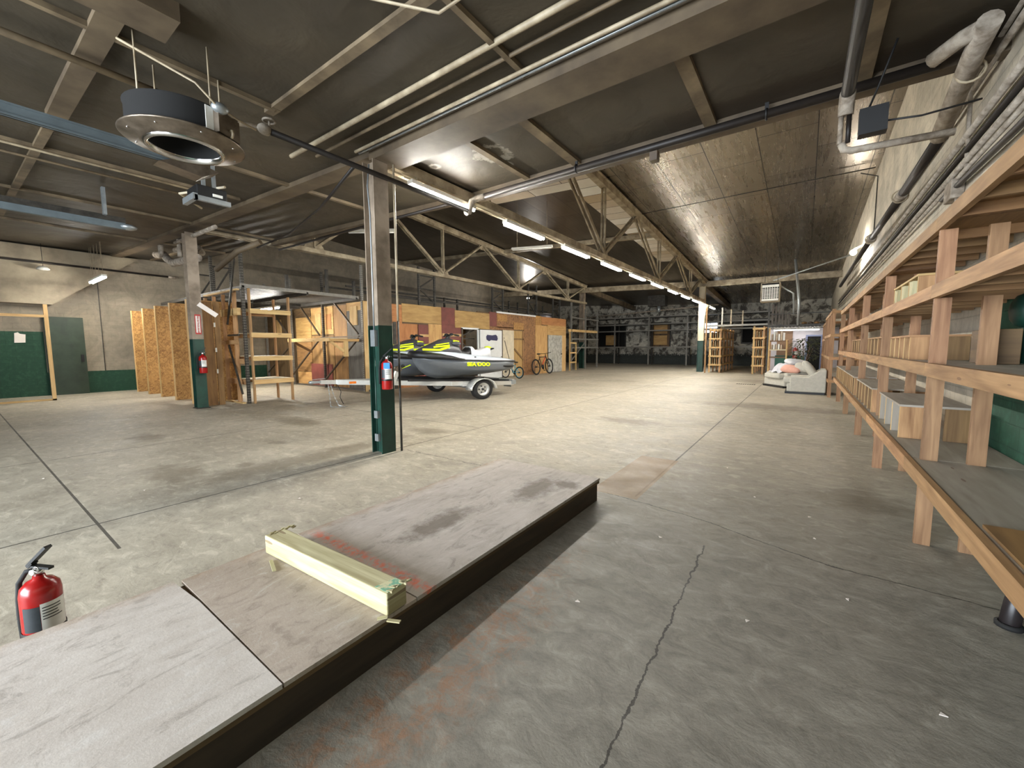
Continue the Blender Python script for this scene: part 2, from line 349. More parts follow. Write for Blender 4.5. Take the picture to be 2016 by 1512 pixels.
M['orange'] = plain('orange_paint', (214, 90, 52), .4)
M['pinkp'] = plain('pink_plastic', (226, 70, 110), .4)
M['lav'] = plain('lavender_wall_paint', (178, 174, 180), .7, scale=3, var=.05)
M['bluetrim'] = plain('blue_grey_trim', (112, 120, 150), .6)
M['greenwall'] = plain('teal_green_paint', (30, 84, 70), .6, scale=4)
M['hard'] = plain('hardboard', (108, 82, 60), .7, scale=3, var=.06)
M['paper'] = plain('paper', (226, 216, 206), .9, scale=4, var=.03)
M['books'] = plain('pale_cartons', (196, 184, 166), .8, scale=5, c2=(150, 120, 90))
M['fixture'] = plain('white_enamel', (220, 218, 208), .4, var=.05)
M['joistdark'] = wood('dark_stained_timber', (70, 56, 42), (44, 34, 26), grain=14, spread=.2)
M['ply_old'] = wood('brown_plywood', (158, 116, 72), (112, 78, 46), grain=5, spread=.3)
M['greyply'] = wood('greyed_plywood', (104, 98, 90), (68, 62, 56), grain=5, spread=.2)
M['paleply'] = wood('pale_board', (214, 204, 178), (186, 172, 140), grain=8, spread=.1)
M['rackbrown'] = plain('brown_rack_steel', (92, 80, 68), .5, .3, scale=6)
def sheetmat(name, c1, c2, red=None, spots=()):
    k = NT(name); p = k.n('ShaderNodeNewGeometry').outputs['Position']
    g = k.noise(k.scaled(p, (14, 1.6, 1)), 1.0, 6, .7, .8); n = k.noise(p, 2.0, 6, .7, .4); n2 = k.noise(p, 9, 5, .75)
    f = k.math('ADD', k.math('MULTIPLY', k.ramp(g, .3, .7), .4), k.math('MULTIPLY', k.ramp(n, .3, .7), .6))
    col = k.mix(f, lin(c2), lin(c1)); X = k.n('ShaderNodeSeparateXYZ', {0: p})
    mk = k.noise(k.scaled(p, (7, 3, 1)), 1.0, 8, .75, 1.8); col = k.mix(k.math('MULTIPLY', k.ramp(mk, .53, .62), .35), col, lin((96, 84, 72))); col = k.mix(k.math('MULTIPLY', k.ramp(mk, .44, .36), .35), col, lin((206, 202, 196)))
    edge = k.ramp(k.math('ADD', X.outputs[0], k.math('MULTIPLY', n2, .3)), -2.72, -2.85)
    col = k.mix(k.math('MULTIPLY', edge, .6), col, lin((150, 122, 90)))
    for c, rx, ry, a in spots:
        col = k.mix(k.math('MULTIPLY', blob(k, p, c, rx*1.5, ry*1.5, a, n2), .7), col, lin((84, 70, 54)))
    if red:
        d = k.math('ABSOLUTE', k.math('SUBTRACT', X.outputs[1], k.math('ADD', red, k.math('MULTIPLY', k.math('SUBTRACT', n2, .5), .06))))
        r = k.math('MULTIPLY', k.ramp(d, .06, .01), k.math('MULTIPLY', k.ramp(k.noise(p, 24, 5, .8), .42, .58), k.ramp(X.outputs[0], -2.95, -2.8)))
        col = k.mix(k.math('MULTIPLY', r, .95), col, lin((226, 118, 90)))
    k.link(col, 'Base Color'); k.b.inputs['Roughness'].default_value = .68; k.bump(k.math('ADD', g, n2), .35, .006)
    return k.m
M['sheet_a'] = sheetmat('pale_worn_plywood', (204, 196, 187), (176, 165, 154))
M['sheet_b'] = sheetmat('brown_worn_plywood', (182, 168, 154), (154, 139, 123))
M['sheet_c'] = sheetmat('grey_worn_plywood', (196, 187, 178), (154, 143, 131), 1.50, [((-2.25, 2.15), .1, .3, .3), ((-2.05, 3.25), .13, .28, .2), ((-1.85, 3.5), .1, .1, 0)])
M['tube'] = emit('lit_tube', (1, .965, .885), TUBE)
M['tube_dim'] = emit('dim_tube', (1, .97, .92), 9)
M['bulb'] = emit('lit_bulb', (1, .96, .9), 60)

# ================================================================== SHELL
def rz(x, y): return 6.95-.062*(y-7.4)+.05*max(0, -5.2-x)
def lz(x): return 4.45+.04*max(0, -5.2-x)
M['wall_right'] = masonry('right_wall_paint', 'y', [(-9, 5.75, 2.02), (5.7, 40, .35)], (206, 196, 176), (26, 74, 54), gl=.1, bs=.5)
M['wall_left'] = masonry('left_wall_paint', 'y', [(-9, 2.02, 2.2), (2.0, 60, .8)], (144, 133, 115), (16, 58, 38), old=.15, gl=.02, bs=.3)
M['wall_far'] = masonry('peeling_brick', 'x', [(-22, 2, .9)], (216, 210, 194), (50, 54, 50), brick=(.62, .3), old=.9, gl=1.2, om=(.47, .56), oc=(62, 54, 46), osc=1.6)
M['wall_back'] = masonry('back_wall_paint', 'x', [(-22, 2, 1.2)], (176, 164, 142), (24, 66, 48))
M['foil'] = foil('foil_insulation', (140, 129, 113), (120, 110, 95), metal=.85, rough=.26)
M['foil_dark'] = foil('sooty_foil', (94, 86, 74), (74, 66, 56), metal=.7, rough=.32)
M['tanpanel'] = foil('tan_and_white_panels', (170, 142, 98), (244, 243, 238), bw=2.6, bh=.62, metal=.0, rough=.6, swap=False, ms=.014)
def ceil_mat():
    k = NT('brown_ceiling'); p = k.n('ShaderNodeNewGeometry').outputs['Position']
    a = k.noise(p, .5, 3, .5, .3); b = k.noise(p, 2, 4, .5, .4)
    f = k.math('ADD', k.math('MULTIPLY', k.ramp(a, .3, .7), .7), k.math('MULTIPLY', k.ramp(b, .3, .7), .3))
    col = k.mix(f, lin((42, 37, 28)), lin((71, 62, 47)))
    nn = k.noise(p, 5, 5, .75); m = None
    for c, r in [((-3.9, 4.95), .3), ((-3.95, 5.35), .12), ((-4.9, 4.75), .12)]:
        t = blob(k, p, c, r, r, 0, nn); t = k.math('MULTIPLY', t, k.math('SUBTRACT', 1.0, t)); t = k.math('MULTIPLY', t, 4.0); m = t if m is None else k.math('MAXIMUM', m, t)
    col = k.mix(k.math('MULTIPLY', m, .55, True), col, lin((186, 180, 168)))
    sx = k.n('ShaderNodeSeparateXYZ', {0: p})
    e = k.math('SUBTRACT', sx.outputs[1], k.math('ADD', k.math('MULTIPLY', nn, .5), 5.25)); e = k.math('MULTIPLY', k.math('GREATER_THAN', e, 0), k.math('GREATER_THAN', sx.outputs[0], -1.6))
    col = k.mix(k.math('MULTIPLY', e, .75), col, lin((44, 34, 23)))
    k.link(col, 'Base Color'); k.b.inputs['Roughness'].default_value = .6; k.bump(k.math('ADD', a, k.math('MULTIPLY', b, .3)), .8, .12)
    return k.m
M['ceil'] = ceil_mat()

ST(MB().box(-21.5, 1.6, -6.2, 38.2, -.2, 0).build('floor', M['concrete']))
ST(MB().box(1.4, 1.6, -6.2, 38.2, 0, 7.4).build('wall_right', M['wall_right']))
ST(MB().box(-21.5, -21.3, -6.2, 38.2, 0, 8.2).build('wall_left', M['wall_left']))
ST(MB().box(-21.5, 1.6, 38.0, 38.2, 0, 6.6).build('wall_far', M['wall_far']))
b = MB(); b.box(-21.3, -7.7, -6.2, -6, 0, 5.3); b.box(-.7, 1.4, -6.2, -6, 0, 4.6); b.box(-7.7, -.7, -6.2, -6, 3.9, 4.9); ST(b.build('wall_back', M['wall_back']))
# low ceiling over the loading end
b = MB(); z = lz
def slab(b, x0, x1, y0, y1, fz, t=.12):
    b.hexa([(x, y, fz(x, y)+dz) for dz in (0, t) for y in (y0, y1) for x in (x0, x1)], (x1-x0, y1-y0, t))
slab(b, -5.2, 1.6, -6.2, 6.0, lambda x, y: 4.45); slab(b, -21.5, -5.2, -6.2, 6.0, lambda x, y: lz(x)); ST(b.build('ceiling', M['ceil']))
b = MB(); slab(b, -5.2, 1.6, 6.0, 38.2, rz); ST(b.build('ceiling', M['foil']))
b = MB(); slab(b, -6.45, -5.2, 6.0, 22.5, rz); slab(b, -10.1, -6.45, 6.0, 12.3, rz); ST(b.build('ceiling', M['tanpanel']))
b = MB(); slab(b, -21.5, -10.1, 6.0, 38.2, rz); slab(b, -10.1, -6.45, 12.3, 38.2, rz); slab(b, -6.45, -5.2, 22.5, 38.2, rz); ST(b.build('ceiling', M['foil_dark']))
b = MB(); b.hexa([(x, y, zz) for zz in (0, 1) for y in (6.0, 6.1) for x in (-21.5, 1.6)], (23, .1, 3))
b.v = [(x, y, (lz(x)+.1) if i < 4 else rz(x, 6)+.05) for i, (x, y, _) in enumerate(b.v)]; ST(b.build('wall_upstand', M['soot']))
# sheathed bulkhead on the left wall, its underside sloping like a stair
ST(MB().prism([(-6, 3.12), (2.26, 3.12), (4.6, 5.02), (-6, 5.02)], 'yz', -21.3, -20.95).build('wall_left_bulkhead', plain('plaster', (156, 144, 122), .7, scale=1.2, c2=(116, 104, 86))))
# beams and battens of the low ceiling
def zc(x): return lz(x)
nT = [0]
def trim(b, mt='soot'):
    nT[0] += 1; return ST(b.build('trim_%d' % nT[0], M[mt]))
b = MB(); b.bar((-21.3, 3.98, zc(-21.3)-.03), (-5.2, 3.98, 4.42), .3, .1); b.box(-5.2, 1.4, 3.75, 4.21, 4.27, 4.5); trim(b, 'soot_dark')
b = MB(); b.bar((-13.2, 6.0, zc(-13.2)-.03), (-5.2, 6.0, 4.42), .16, .14); b.box(-5.2, 1.4, 5.92, 6.08, 4.3, 4.55); trim(b, 'soot_dark')
for y, x0, x1 in [(1.03, -16, -4.4), (2.5, -5.4, 1.0), (5.0, -21, -13.5)]:
    b = MB(); 
    if x0 < -5.2: b.bar((x0, y, zc(x0)-.02), (min(x1, -5.2), y, zc(min(x1, -5.2))-.02), .1, .05)
    if x1 > -5.2: b.box(max(x0, -5.2), x1, y-.05, y+.05, 4.41, 4.46)
    trim(b)
for x, y0, y1, w in [(-3.0, 4.2, 5.95, .14), (-3.92, 4.2, 5.95, .1), (-1.12, 4.2, 5.95, .14), (-2.5, 2.5, 3.76, .06), (.35, 4.2, 5.95, .16), (-9.4, -2, 3.7, .05), (-12.6, -2, 5.9, .05), (-16.4, -2, 5.9, .05), (-7.7, 2.6, 5.9, .08), (-5.25, -1, 2.5, .06), (-2.6, -1, 2.5, .05)]:
    trim(MB().box(x-w/2, x+w/2, y0, y1, zc(x)-.05, zc(x)+.02), 'soot')
b = MB(); b.box(-4.75, -4.35, -2.0, 1.35, 4.3, 4.46); trim(b, 'soot_dark')
b = MB(); b.bar((-7.75, 1.03, 4.5), (-4.4, 1.03, 4.42), .18, .08); trim(b, 'soot_dark')
# roof cross beams at the far columns
b = MB(); b.bar((-21.3, 27.75, 6.0), (-5.3, 27.75, 5.45), .22, .34); b.bar((-5.3, 27.75, 5.42), (1.4, 27.75, 5.36), .22, .32); trim(b, 'truss')
b = MB(); b.bar((-13.2, 27.8, 5.75), (-13.2, 38, 5.15), .28, .36); trim(b, 'soot')
b = MB(); b.bar((-5.25, 27.8, 5.35), (-5.25, 38, 4.8), .28, .36); trim(b, 'soot')
b = MB(); b.bar((-21.3, 17.6, rz(-21.3, 17.6)-.1), (-5.2, 17.6, rz(-5.2, 17.6)-.1), .16, .18); trim(b, 'truss')
# boarded and open windows of the far wall
def window(n, x0, x1, z0, z1, pane):
    b = MB(); b.box(x0-.1, x0, 37.9, 38.02, z0-.1, z1+.1); b.box(x1, x1+.1, 37.9, 38.02, z0-.1, z1+.1); b.box(x0, x1, 37.9, 38.02, z1, z1+.1); b.box(x0, x1, 37.9, 38.02, z0-.1, z0)
    f = ST(b.build('window_%d' % n, M['rack'])); MB().box(x0, x1, 37.95, 38.01, z0, z1).build('window_pane', pane, f)
    MB().box((x0+x1)/2-.03, (x0+x1)/2+.03, 37.9, 37.96, z0, z1).build('mullion', M['rack'], f)
day = emit('daylit_glass', (.8, .9, 1), 1.6)
window(1, -16.6, -14.0, 1.6, 3.7, M['dark']); window(2, -11.5, -9.9, 1.6, 3.7, M['oldwood']); window(3, -7.25, -6.0, 2.75, 3.6, day); window(4, -4.2, -2.6, 1.9, 3.7, M['dark'])
for x0, x1, z0, z1 in [(-11.3, -10.1, 2.75, 3.55), (-11.3, -10.1, 1.75, 2.6), (-15.9, -14.9, 1.75, 2.7)]:
    tag(MB().box(x0, x1, 37.88, 37.94, z0, z1).build('window_board', M['ply']), {2.75: 'upper sheet of plywood boarding the middle window of the far brick wall', 1.75: 'lower sheet of plywood boarding the middle window of the far brick wall' if x0 > -12 else 'plywood sheet boarding the left dark window of the far brick wall'}[z0], 'board')

# ================================================================== COLUMNS
def column(x, y, top, green, label, cut=.25, cream='colpaint'):
    t = thing('steel_column', label, 'column', (x, y, 0), 'green and cream steel columns'); h = cut/2; ft = .018
    for nm, z0, z1, mt in (('green_base', 0, green, M['green']), ('shaft', green, top, M[cream])):
        b = MB(); b.box(x+h-ft, x+h, y-h, y+h, z0, z1); b.box(x-h, x-h+ft, y-h, y+h, z0, z1); b.box(x-h+ft, x+h-ft, y-.05, y+.05, z0, z1); b.build(nm, mt, t)
    return t
c1 = column(-5.215, 3.855, 4.27, 1.93, 'nearest steel column, green below and cream above, holding a fire extinguisher with a blue tag')
b = MB(); b.tube([(-5.17, 3.72, 4.2), (-5.19, 3.7, 3.9), (-5.165, 3.71, 3.5), (-5.165, 3.71, 2.4), (-5.165, 3.71, 1.85)], .013, 6); b.build('conduit', M['galv'], c1)
b = MB(); b.box(-5.22, -5.12, 3.68, 3.74, 1.62, 1.86); b.build('switch_box', M['galv'], c1)
b = MB(); b.tube([(-5.17, 3.705, 1.62), (-5.17, 3.705, .05)], .012, 6); b.build('conduit', M['green'], c1)
for z0 in (.55, .2): MB().box(-5.21, -5.13, 3.69, 3.735, z0, z0+.11).build('outlet_box', M['galv'], c1)
c3 = column(-13.22, 3.95, 4.6, 1.85, 'left steel column with a red vertical sign, in front of the strand board stalls')
column(-5.33, 27.7, 5.3, 1.95, 'far bright cream and green column at the end of the light row', .34, 'cream')
column(-13.6, 27.9, 5.7, 1.95, 'far left dim column beyond the grey door', .34)
# foot plates and dirt
MB().box(-13.38, -13.02, 3.8, 4.1, 0, .02).build('base_plate', M['rack'], c3)
pt = thing('vertical_pipe', 'thin dark pipe rising beside the nearest column from floor to ceiling', 'pipe', (-5.0, 4.0, 0))
MB().tube([(-5.03, 4.04, 0), (-5.03, 4.04, 2.0)], .017, 8).build('lower_pipe', M['rack'], pt); MB().tube([(-5.03, 4.04, 2.0), (-5.03, 4.04, 4.3)], .017, 8).build('upper_pipe', M['truss'], pt)

# ================================================================== TRUSSES
def truss(x, dz, label, off=0):
    t = thing('roof_truss', label, 'roof truss', (x, 4, 4), 'cream steel roof trusses'); zb = 4.33+dz
    tz = lambda y: rz(x, y)-.16
    b = MB(); b.bar((x-.07, 4.1, zb), (x-.07, 27.6, zb), .08, .13); b.bar((x+.07, 4.1, zb), (x+.07, 27.6, zb), .08, .13); b.bar((x, 4.1, zb+.07), (x, 27.6, zb+.07), .24, .015); b.build('bottom_chord', M['truss'], t)
    b = MB(); b.bar((x, 6.1, tz(6.1)), (x, 27.6, tz(27.6)), .2, .2); b.bar((x, 6.1, tz(6.1)+.09), (x, 27.6, tz(27.6)+.09), .3, .03); b.build('top_chord', M['truss'], t)
    bn = [y+off for y in (6.2, 12.05, 17.9, 23.75)]; tn = [y+off*.9 for y in (9.1, 14.9, 20.8, 26.4)]
    for i, y in enumerate(bn):
        MB().prism([(y-.4, zb-.04), (y+.4, zb-.04), (y+.3, zb+.18), (y+.12, zb+.34), (y-.12, zb+.34), (y-.3, zb+.18)], 'yz', x-.02, x+.02).build('gusset_plate', M['truss'], t)
        b = MB()
        for s in (-.05, .05): b.bar((x+s, y, zb+.1), (x+s, y, tz(y)), .05, .06, (0, 1, 0))
        b.build('web_member', M['truss'], t)
        for yy in ([tn[i-1]] if i else [])+[tn[i]]:
            w = .1 if (i+yy) and yy < y else .08; b = MB()
            for s in (-.06, .06): b.bar((x+s, y, zb+.1), (x+s, yy, tz(yy)-.05), .045, w, (0, 1, 0))
            b.build('web_member', M['truss'], t)
    for y in tn: MB().prism([(y-.3, tz(y)+.02), (y+.3, tz(y)), (y+.15, tz(y)-.28), (y-.15, tz(y)-.28)], 'yz', x-.02, x+.02).build('gusset_plate', M['truss'], t)
    return t
truss(-5.2, 0, 'steel roof truss running above the row of fluorescent lights')
truss(-13.2, .42, 'steel roof truss above the plywood room, beyond the nearest column', 1.1)

# ================================================================== LIGHTS
def strip(x, y, z, L, ax, label, group, hang=.22, tubes=2):
    """fluorescent strip: housing, two lit tubes, two hangers"""
    t = thing('fluorescent_light', label, 'ceiling light', (x, y, z), group)
    def B(a0, a1, b0, b1, z0, z1): return MB().box(*((a0, a1, b0, b1) if ax == 'x' else (b0, b1, a0, a1)), z0, z1)
    a, c = (x, y) if ax == 'x' else (y, x)
    B(a, a+L, c-.06, c+.06, z+.03, z+.09).build('housing', M['fixture'], t)
    for s in ((-.035, .035) if tubes == 2 else (0,)):
        b = MB(); p = (a+.03, c+s, z), (a+L-.03, c+s, z)
        if ax == 'y': p = [(q[1], q[0], q[2]) for q in p]
        b.tube(p, .019, 6); b.build('tube', M['tube' if y < 24 or x < -4 else 'tube_dim'], t)
    b = MB()
    for q in (a+.15, a+L-.15): pp = (q, c) if ax == 'x' else (c, q); b.tube([(*pp, z+.09), (*pp, z+hang)], .006, 5)
    b.build('hanger', M['truss'], t)
    return t
ordn = ['first', 'second', 'third', 'fourth', 'fifth', 'sixth', 'seventh', 'eighth', 'ninth', 'tenth', 'eleventh', 'twelfth']
for i in range(11):
    strip(-5.1, 4.4+2.46*i, 4.1, 1.5, 'y', 'glowing fluorescent strip, %s in the row counted from the nearest column' % ordn[i], 'fluorescent lights in the long row')
b = MB(); b.tube([(-5.1, 4.3, 4.2), (-5.1, 31, 4.2)], .012, 6); tag(b.build('conduit', M['truss']), 'thin conduit running above the long row of fluorescent lights', 'conduit')
strip(-20.0, 3.1, 3.85, 2.0, 'x', 'glowing tube light hung on chains near the left wall', 'other fluorescent lights', 1.17)
strip(-17.4, 7.0, 3.02, 2.2, 'x', 'glowing tube light under the dark rack deck', 'other fluorescent lights', .37)
strip(-1.4, 25.3, 2.4, 1.95, 'x', 'glowing strip under the corrugated ledge at the far right', 'other fluorescent lights', .1)
for i in range(4):
    x = -19.6+i*.45; tag(MB().tube([(x, 3.1, 4.08 if i < 3 else 4.3), (x+.02, 3.1, 4.5), (x, 3.1, 5.0)], .008, 5).build('light_chain', M['truss']), '%s thin chain hanging from the ceiling above the left tube light' % ordn[i], 'chain', 'chains over the left tube light')
# unlit fixture hanging across the hall, far wall lamp, right wall lamp
def unlit(x, y, z, L, label, rzv):
    t = thing('fluorescent_light', label, 'ceiling light', (x, y, z), 'unlit fluorescent fixtures'); 
    MB().prism([(-.1, 0), (.1, 0), (.05, .07), (-.05, .07)], 'yz', 0, L).build('housing', M['fixture'], t, local=True); MB().tube([(.03, 0, -.02), (L-.03, 0, -.02)], .018, 6).build('tube', M['label_white'], t, local=True)
    b = MB(); b.tube([(.2, 0, .05), (.2, 0, 1.85 if z > 5 else 2.6)], .006, 4); b.tube([(L-.2, 0, .05), (L-.2, 0, 1.85 if z > 5 else 2.6)], .006, 4); b.build('hanger', M['truss'], t, local=True)
    t.rotation_euler = (0, 0, rzv); return t
unlit(-8.9, 12.4, 5.15, 1.5, 'unlit white fixture hung from the roof left of the light row', math.radians(20))
unlit(-10.2, 6.6, 4.72, 1.3, 'unlit cream fixture end above the racks, left of the nearest column', math.radians(35))
def flood(x, y, z, label, aim):
    t = thing('flood_light', label, 'wall light', (x, y, z), 'bright flood lights')
    b = MB(); b.ball((x, y, z), .09, .09, .09); b.build('bulb', M['bulb'], t); b = MB(); b.tube([(x, y, z+.08), (x+aim, y, z+.25)], .03, 6); b.build('bracket', M['fixture'], t); return t
flood(1.12, 17.5, 4.62, 'bright bulb high on the right wall above the shelving', .3)
flood(-17.5, 26.5, 5.35, 'bright bulb above the far end of the plywood room', .1)
area('bulb_glow', (1.0, 17.5, 4.6), (0, math.radians(-70), 0), .25, .25, 60, (1, .95, .88))
area('bulb_glow', (-17.5, 26.4, 5.35), (math.radians(-90), 0, 0), .25, .25, 50, (1, .95, .88))

# ================================================================== RIGHT SHELVING
LV = [(.60, .69, .70), (1.36, 1.45, .775), (1.96, 2.05, .775), (2.47, 2.56, .775)]
def bay(y0, y1, label, legs=True, posts=None):
    t = thing('shelving_bay', label, 'shelving', (1.0, (y0+y1)/2, 0), 'lumber shelving bays along the right wall')
    for i, (z0, z1, xf) in enumerate(LV):
        MB().box(xf, xf+.038, y0+.004, y1-.004, z0, z1+.012).build('front_board', M['lumber'], t)
        xb = 1.385
        if i < 3:
            b = MB(); b.box(xf+.038, xb, y0+.004, y1-.004, z1-.016, z1+.003); b.build('shelf_board', M['dusty'], t)
        else: MB().box(xf+.038, xb, y0+.004, y1-.004, z1-.018, z1).build('shelf_board', M['joist'], t)
        n = max(2, int((y1-y0)/.41))
        for k in range(1, n): y = y0+(y1-y0)*k/n; MB().box(xf+.038, xb, y-.019, y+.019, z0, z1-.017).build('joist', M['joist'], t)
    ends = [y1-.042] if posts is None else posts
    for y in ends:
        for x in (.79, 1.045):
            zs = [(0, .60)]+[(LV[i][1]+.003, LV[i+1][0]) for i in range(3)]
            for j, (a, c) in enumerate(zs):
                MB().box(x, x+.095, y-.046, y-.006, a, c).build('post', M['lumber_red'], t)
    return t
ys = [1.95, 4.52, 7.06, 9.5, 12.3, 14.9]
nm = ['nearest lumber shelving bay with bare dusty shelves, at the right edge', 'lumber shelving bay holding the near plank cubby and the boxes, second from the front', 'lumber shelving bay third from the front, below the junction box', 'lumber shelving bay fourth from the front', 'lumber shelving bay at the far end of the low shelf, beside the tall unit']
for i in range(5):
    y0, y1 = ys[i], ys[i+1]; bay(y0 if i else .3, y1, nm[i], posts=[y1])
# sheet of bare strand board on the near lower shelf
tag(MB().box(.76, 1.37, 1.2, 2.95, .695, .712).build('plywood_sheet', M['ply_old']), 'bare brown sheet lying on the nearest bottom shelf', 'board')
# cubby units: top board + dividers
def cubby(x0, x1, y0, y1, z, h, n, label, top='dusty', div='joist', back=False, group='plank cubby units on the shelves'):
    t = thing('cubby_unit', label, 'cubby unit', ((x0+x1)/2, (y0+y1)/2, z), group)
    MB().box(x0, x1, y0, y1, z+h-.02, z+h).build('top_board', M[top], t)
    for k in range(n):
        y = y0+.02+(y1-y0-.06)*k/(n-1) if n > 1 else y0; MB().box(x0+.01, x0+.01+min(.2, (x1-x0)-.02), y, y+.02, z, z+h-.02).build('divider', M[div if k else 'lumber'], t); MB().box(x0+.006, x0+.0105, y, y+.02, z, z+h-.02).build('edge_band', M['fresh'], t)
    for k in (0, n-1):
        y = y0+.02+(y1-y0-.06)*k/(n-1); MB().box(x1-.2, x1-.01, y, y+.02, z, z+h-.02).build('divider', M['joist'], t)
    return t
cubby(.78, 1.30, 5.42, 6.75, .695, .33, 4, 'grey topped plank table on the lower shelf just beyond the near post', 'dusty', 'dusty')
cubby(.76, 1.33, 7.3, 9.3, .695, .33, 6, 'grey topped plank cubby on the lower shelf, second from the front')
cubby(.75, 1.33, 9.6, 12.2, .695, .34, 8, 'plank cubby on the lower shelf, third from the front')
cubby(.75, 1.33, 12.4, 14.75, .695, .34, 8, 'plank cubby on the lower shelf at the far end of the low shelving')
cubby(.86, 1.3, 5.75, 6.95, 1.455, .25, 5, 'small brown cubby on the middle shelf between the two near posts', 'lumber', 'lumber')
cubby(.86, 1.3, 7.3, 9.2, 1.455, .27, 6, 'small cubby on the middle shelf, beyond the second post', 'lumber')
cubby(.86, 1.3, 9.8, 12.0, 1.455, .27, 6, 'small cubby on the middle shelf, beyond the third post', 'lumber')
cubby(.86, 1.3, 5.6, 6.95, 2.055, .24, 4, 'small box fronted cubby on the top shelf', 'fresh', 'treated')
for i, (y, ln) in enumerate([(5.78, 'nearest'), (6.2, 'middle'), (6.6, 'farthest')]):
    tag(MB().box(.85, 1.02, y, y+.13, 2.057, 2.25).build('wooden_box', M['treated'], bevel=.004), '%s small plywood box tucked under the top shelf cubby board' % ln, 'box', 'plywood boxes on the top shelf')
tag(MB().box(1.12, 1.3, 4.65, 5.0, 1.455, 1.72).build('wooden_box', M['oldwood'], bevel=.004), 'brown wooden block standing behind the near post on the middle shelf', 'box')
# tall end units
def tall(y0, y1, x0, top, label, nlev, dens, xend=1.37):
    t = thing('shelving_unit', label, 'shelving', (.9, (y0+y1)/2, 0), 'tall lumber shelving at the far end of the right wall')
    n = dens
    for k in range(n+1):
        y = y0+(y1-y0-.04)*k/n
        for x in (x0, xend-.09): MB().box(x, x+.09, y, y+.04, 0, top).build('post', M['lumber_red'], t)
    for i in range(nlev):
        z = .55+(top-.6)*i/(nlev-1)
        MB().box(x0-.01, x0+.028, y0, y1, z-.09, z).build('front_board', M['lumber'], t); MB().box(x0+.028, xend, y0, y1, z-.02, z).build('shelf_board', M['dusty'], t)
        MB().box(x0, xend, y0-.02, y0+.018, z-.09, z).build('end_board', M['lumber'], t)
    return t
tall(15.9, 20.6, .62, 2.72, 'tall lumber shelving unit beside the grey armchairs', 4, 5)
tall(20.8, 25.0, .66, 2.62, 'tall lumber shelving unit farthest along the right wall', 4, 6)

# ================================================================== LOADING PLATFORM
t = thing('loading_platform', 'low dark timber platform under the loose plywood sheets in the foreground', 'platform', (-2.3, 1.5, 0))
b = MB(); b.box(-1.73, -1.69, -1.6, 3.86, 0, .185); b.box(-2.93, -2.89, -1.6, 3.86, 0, .185); b.box(-2.89, -1.73, 3.82, 3.86, 0, .185); b.build('edge_beam', M['joistdark'], t)
b = MB(); b.box(-2.89, -1.73, -1.6, 3.82, .1, .18); b.build('deck', M['joistdark'], t)
b = MB(); b.box(-1.71, -1.67, -1.6, 3.865, .188, .214); b.box(-2.9, -1.71, -1.6, 3.865, .188, .212); b.build('under_sheet', M['oldwood'], t)
def sheet(poly, z0, z1, mt, label):
    o = MB().prism(poly, 'xy', z0, z1).build('plywood_sheet', mt); return tag(o, label, 'plywood sheet', 'loose plywood sheets on the platform')
Z0 = .2145
sheet([(-2.95, -1.6), (-1.665, -1.6), (-1.665, .70), (-2.6, .702), (-2.95, .68)], Z0, .236, M['sheet_a'], 'pale worn plywood sheet nearest the camera')
sheet([(-2.93, .715), (-1.665, .708), (-1.66, 1.405), (-2.95, 1.41)], Z0, .235, M['sheet_b'], 'short brown worn plywood sheet under the square timber')
sheet([(-2.965, 1.415), (-1.66, 1.41), (-1.672, 3.88), (-2.985, 3.9)], Z0, .238, M['sheet_c'], 'long plywood sheet with a red paint line, at the far end of the platform')
t = thing('timber_post', 'pale square treated timber lying across the plywood platform', 'timber', (-2.25, 1.22, .236))
b = MB(); b.bar((-2.87, 1.215, .298), (-1.66, 1.275, .298), .13, .122); o = b.build('timber', M['treated'], t, bevel=.007)
b = MB()
for i in range(9):
    x = -1.68-.02*R.random(); y = 1.2+.14*R.random(); b.prism([(x, y), (x+.05*R.random(), y+.01), (x+.02, y+.035)], 'xy', .352, .363)
for i in range(10):
    x = -2.86+.03*R.random(); y = 1.16+.17*R.random(); b.prism([(x, y), (x-.03*R.random(), y+.01), (x-.01, y+.03)], 'xy', .352, .363)
b.build('torn_fibres', M['treated'], t, kind='stuff')
b = MB(); b.prism([(-1.76, 1.215), (-1.662, 1.22), (-1.664, 1.335), (-1.74, 1.33)], 'xy', .3595, .361); b.build('green_stain', plain('green_preservative', (120, 170, 140), .8, scale=30, c2=(206, 200, 160), contrast=(.45, .55)), t)
for i, (x, y, a, l) in enumerate([(-1.63, 1.19, .4, .07), (-1.68, 1.165, .9, .05), (-2.72, 1.12, -.3, .16)]):
    tag(MB().bar((x, y, .243), (x+l*math.cos(a), y+l*math.sin(a), .245), .02, .006).build('wood_chip', M['treated']), ['pale wood chip at the near end of the square timber', 'tiny pale wood chip beside the near end of the timber', 'thin pale splinter beside the far end of the timber'][i], 'wood chip')

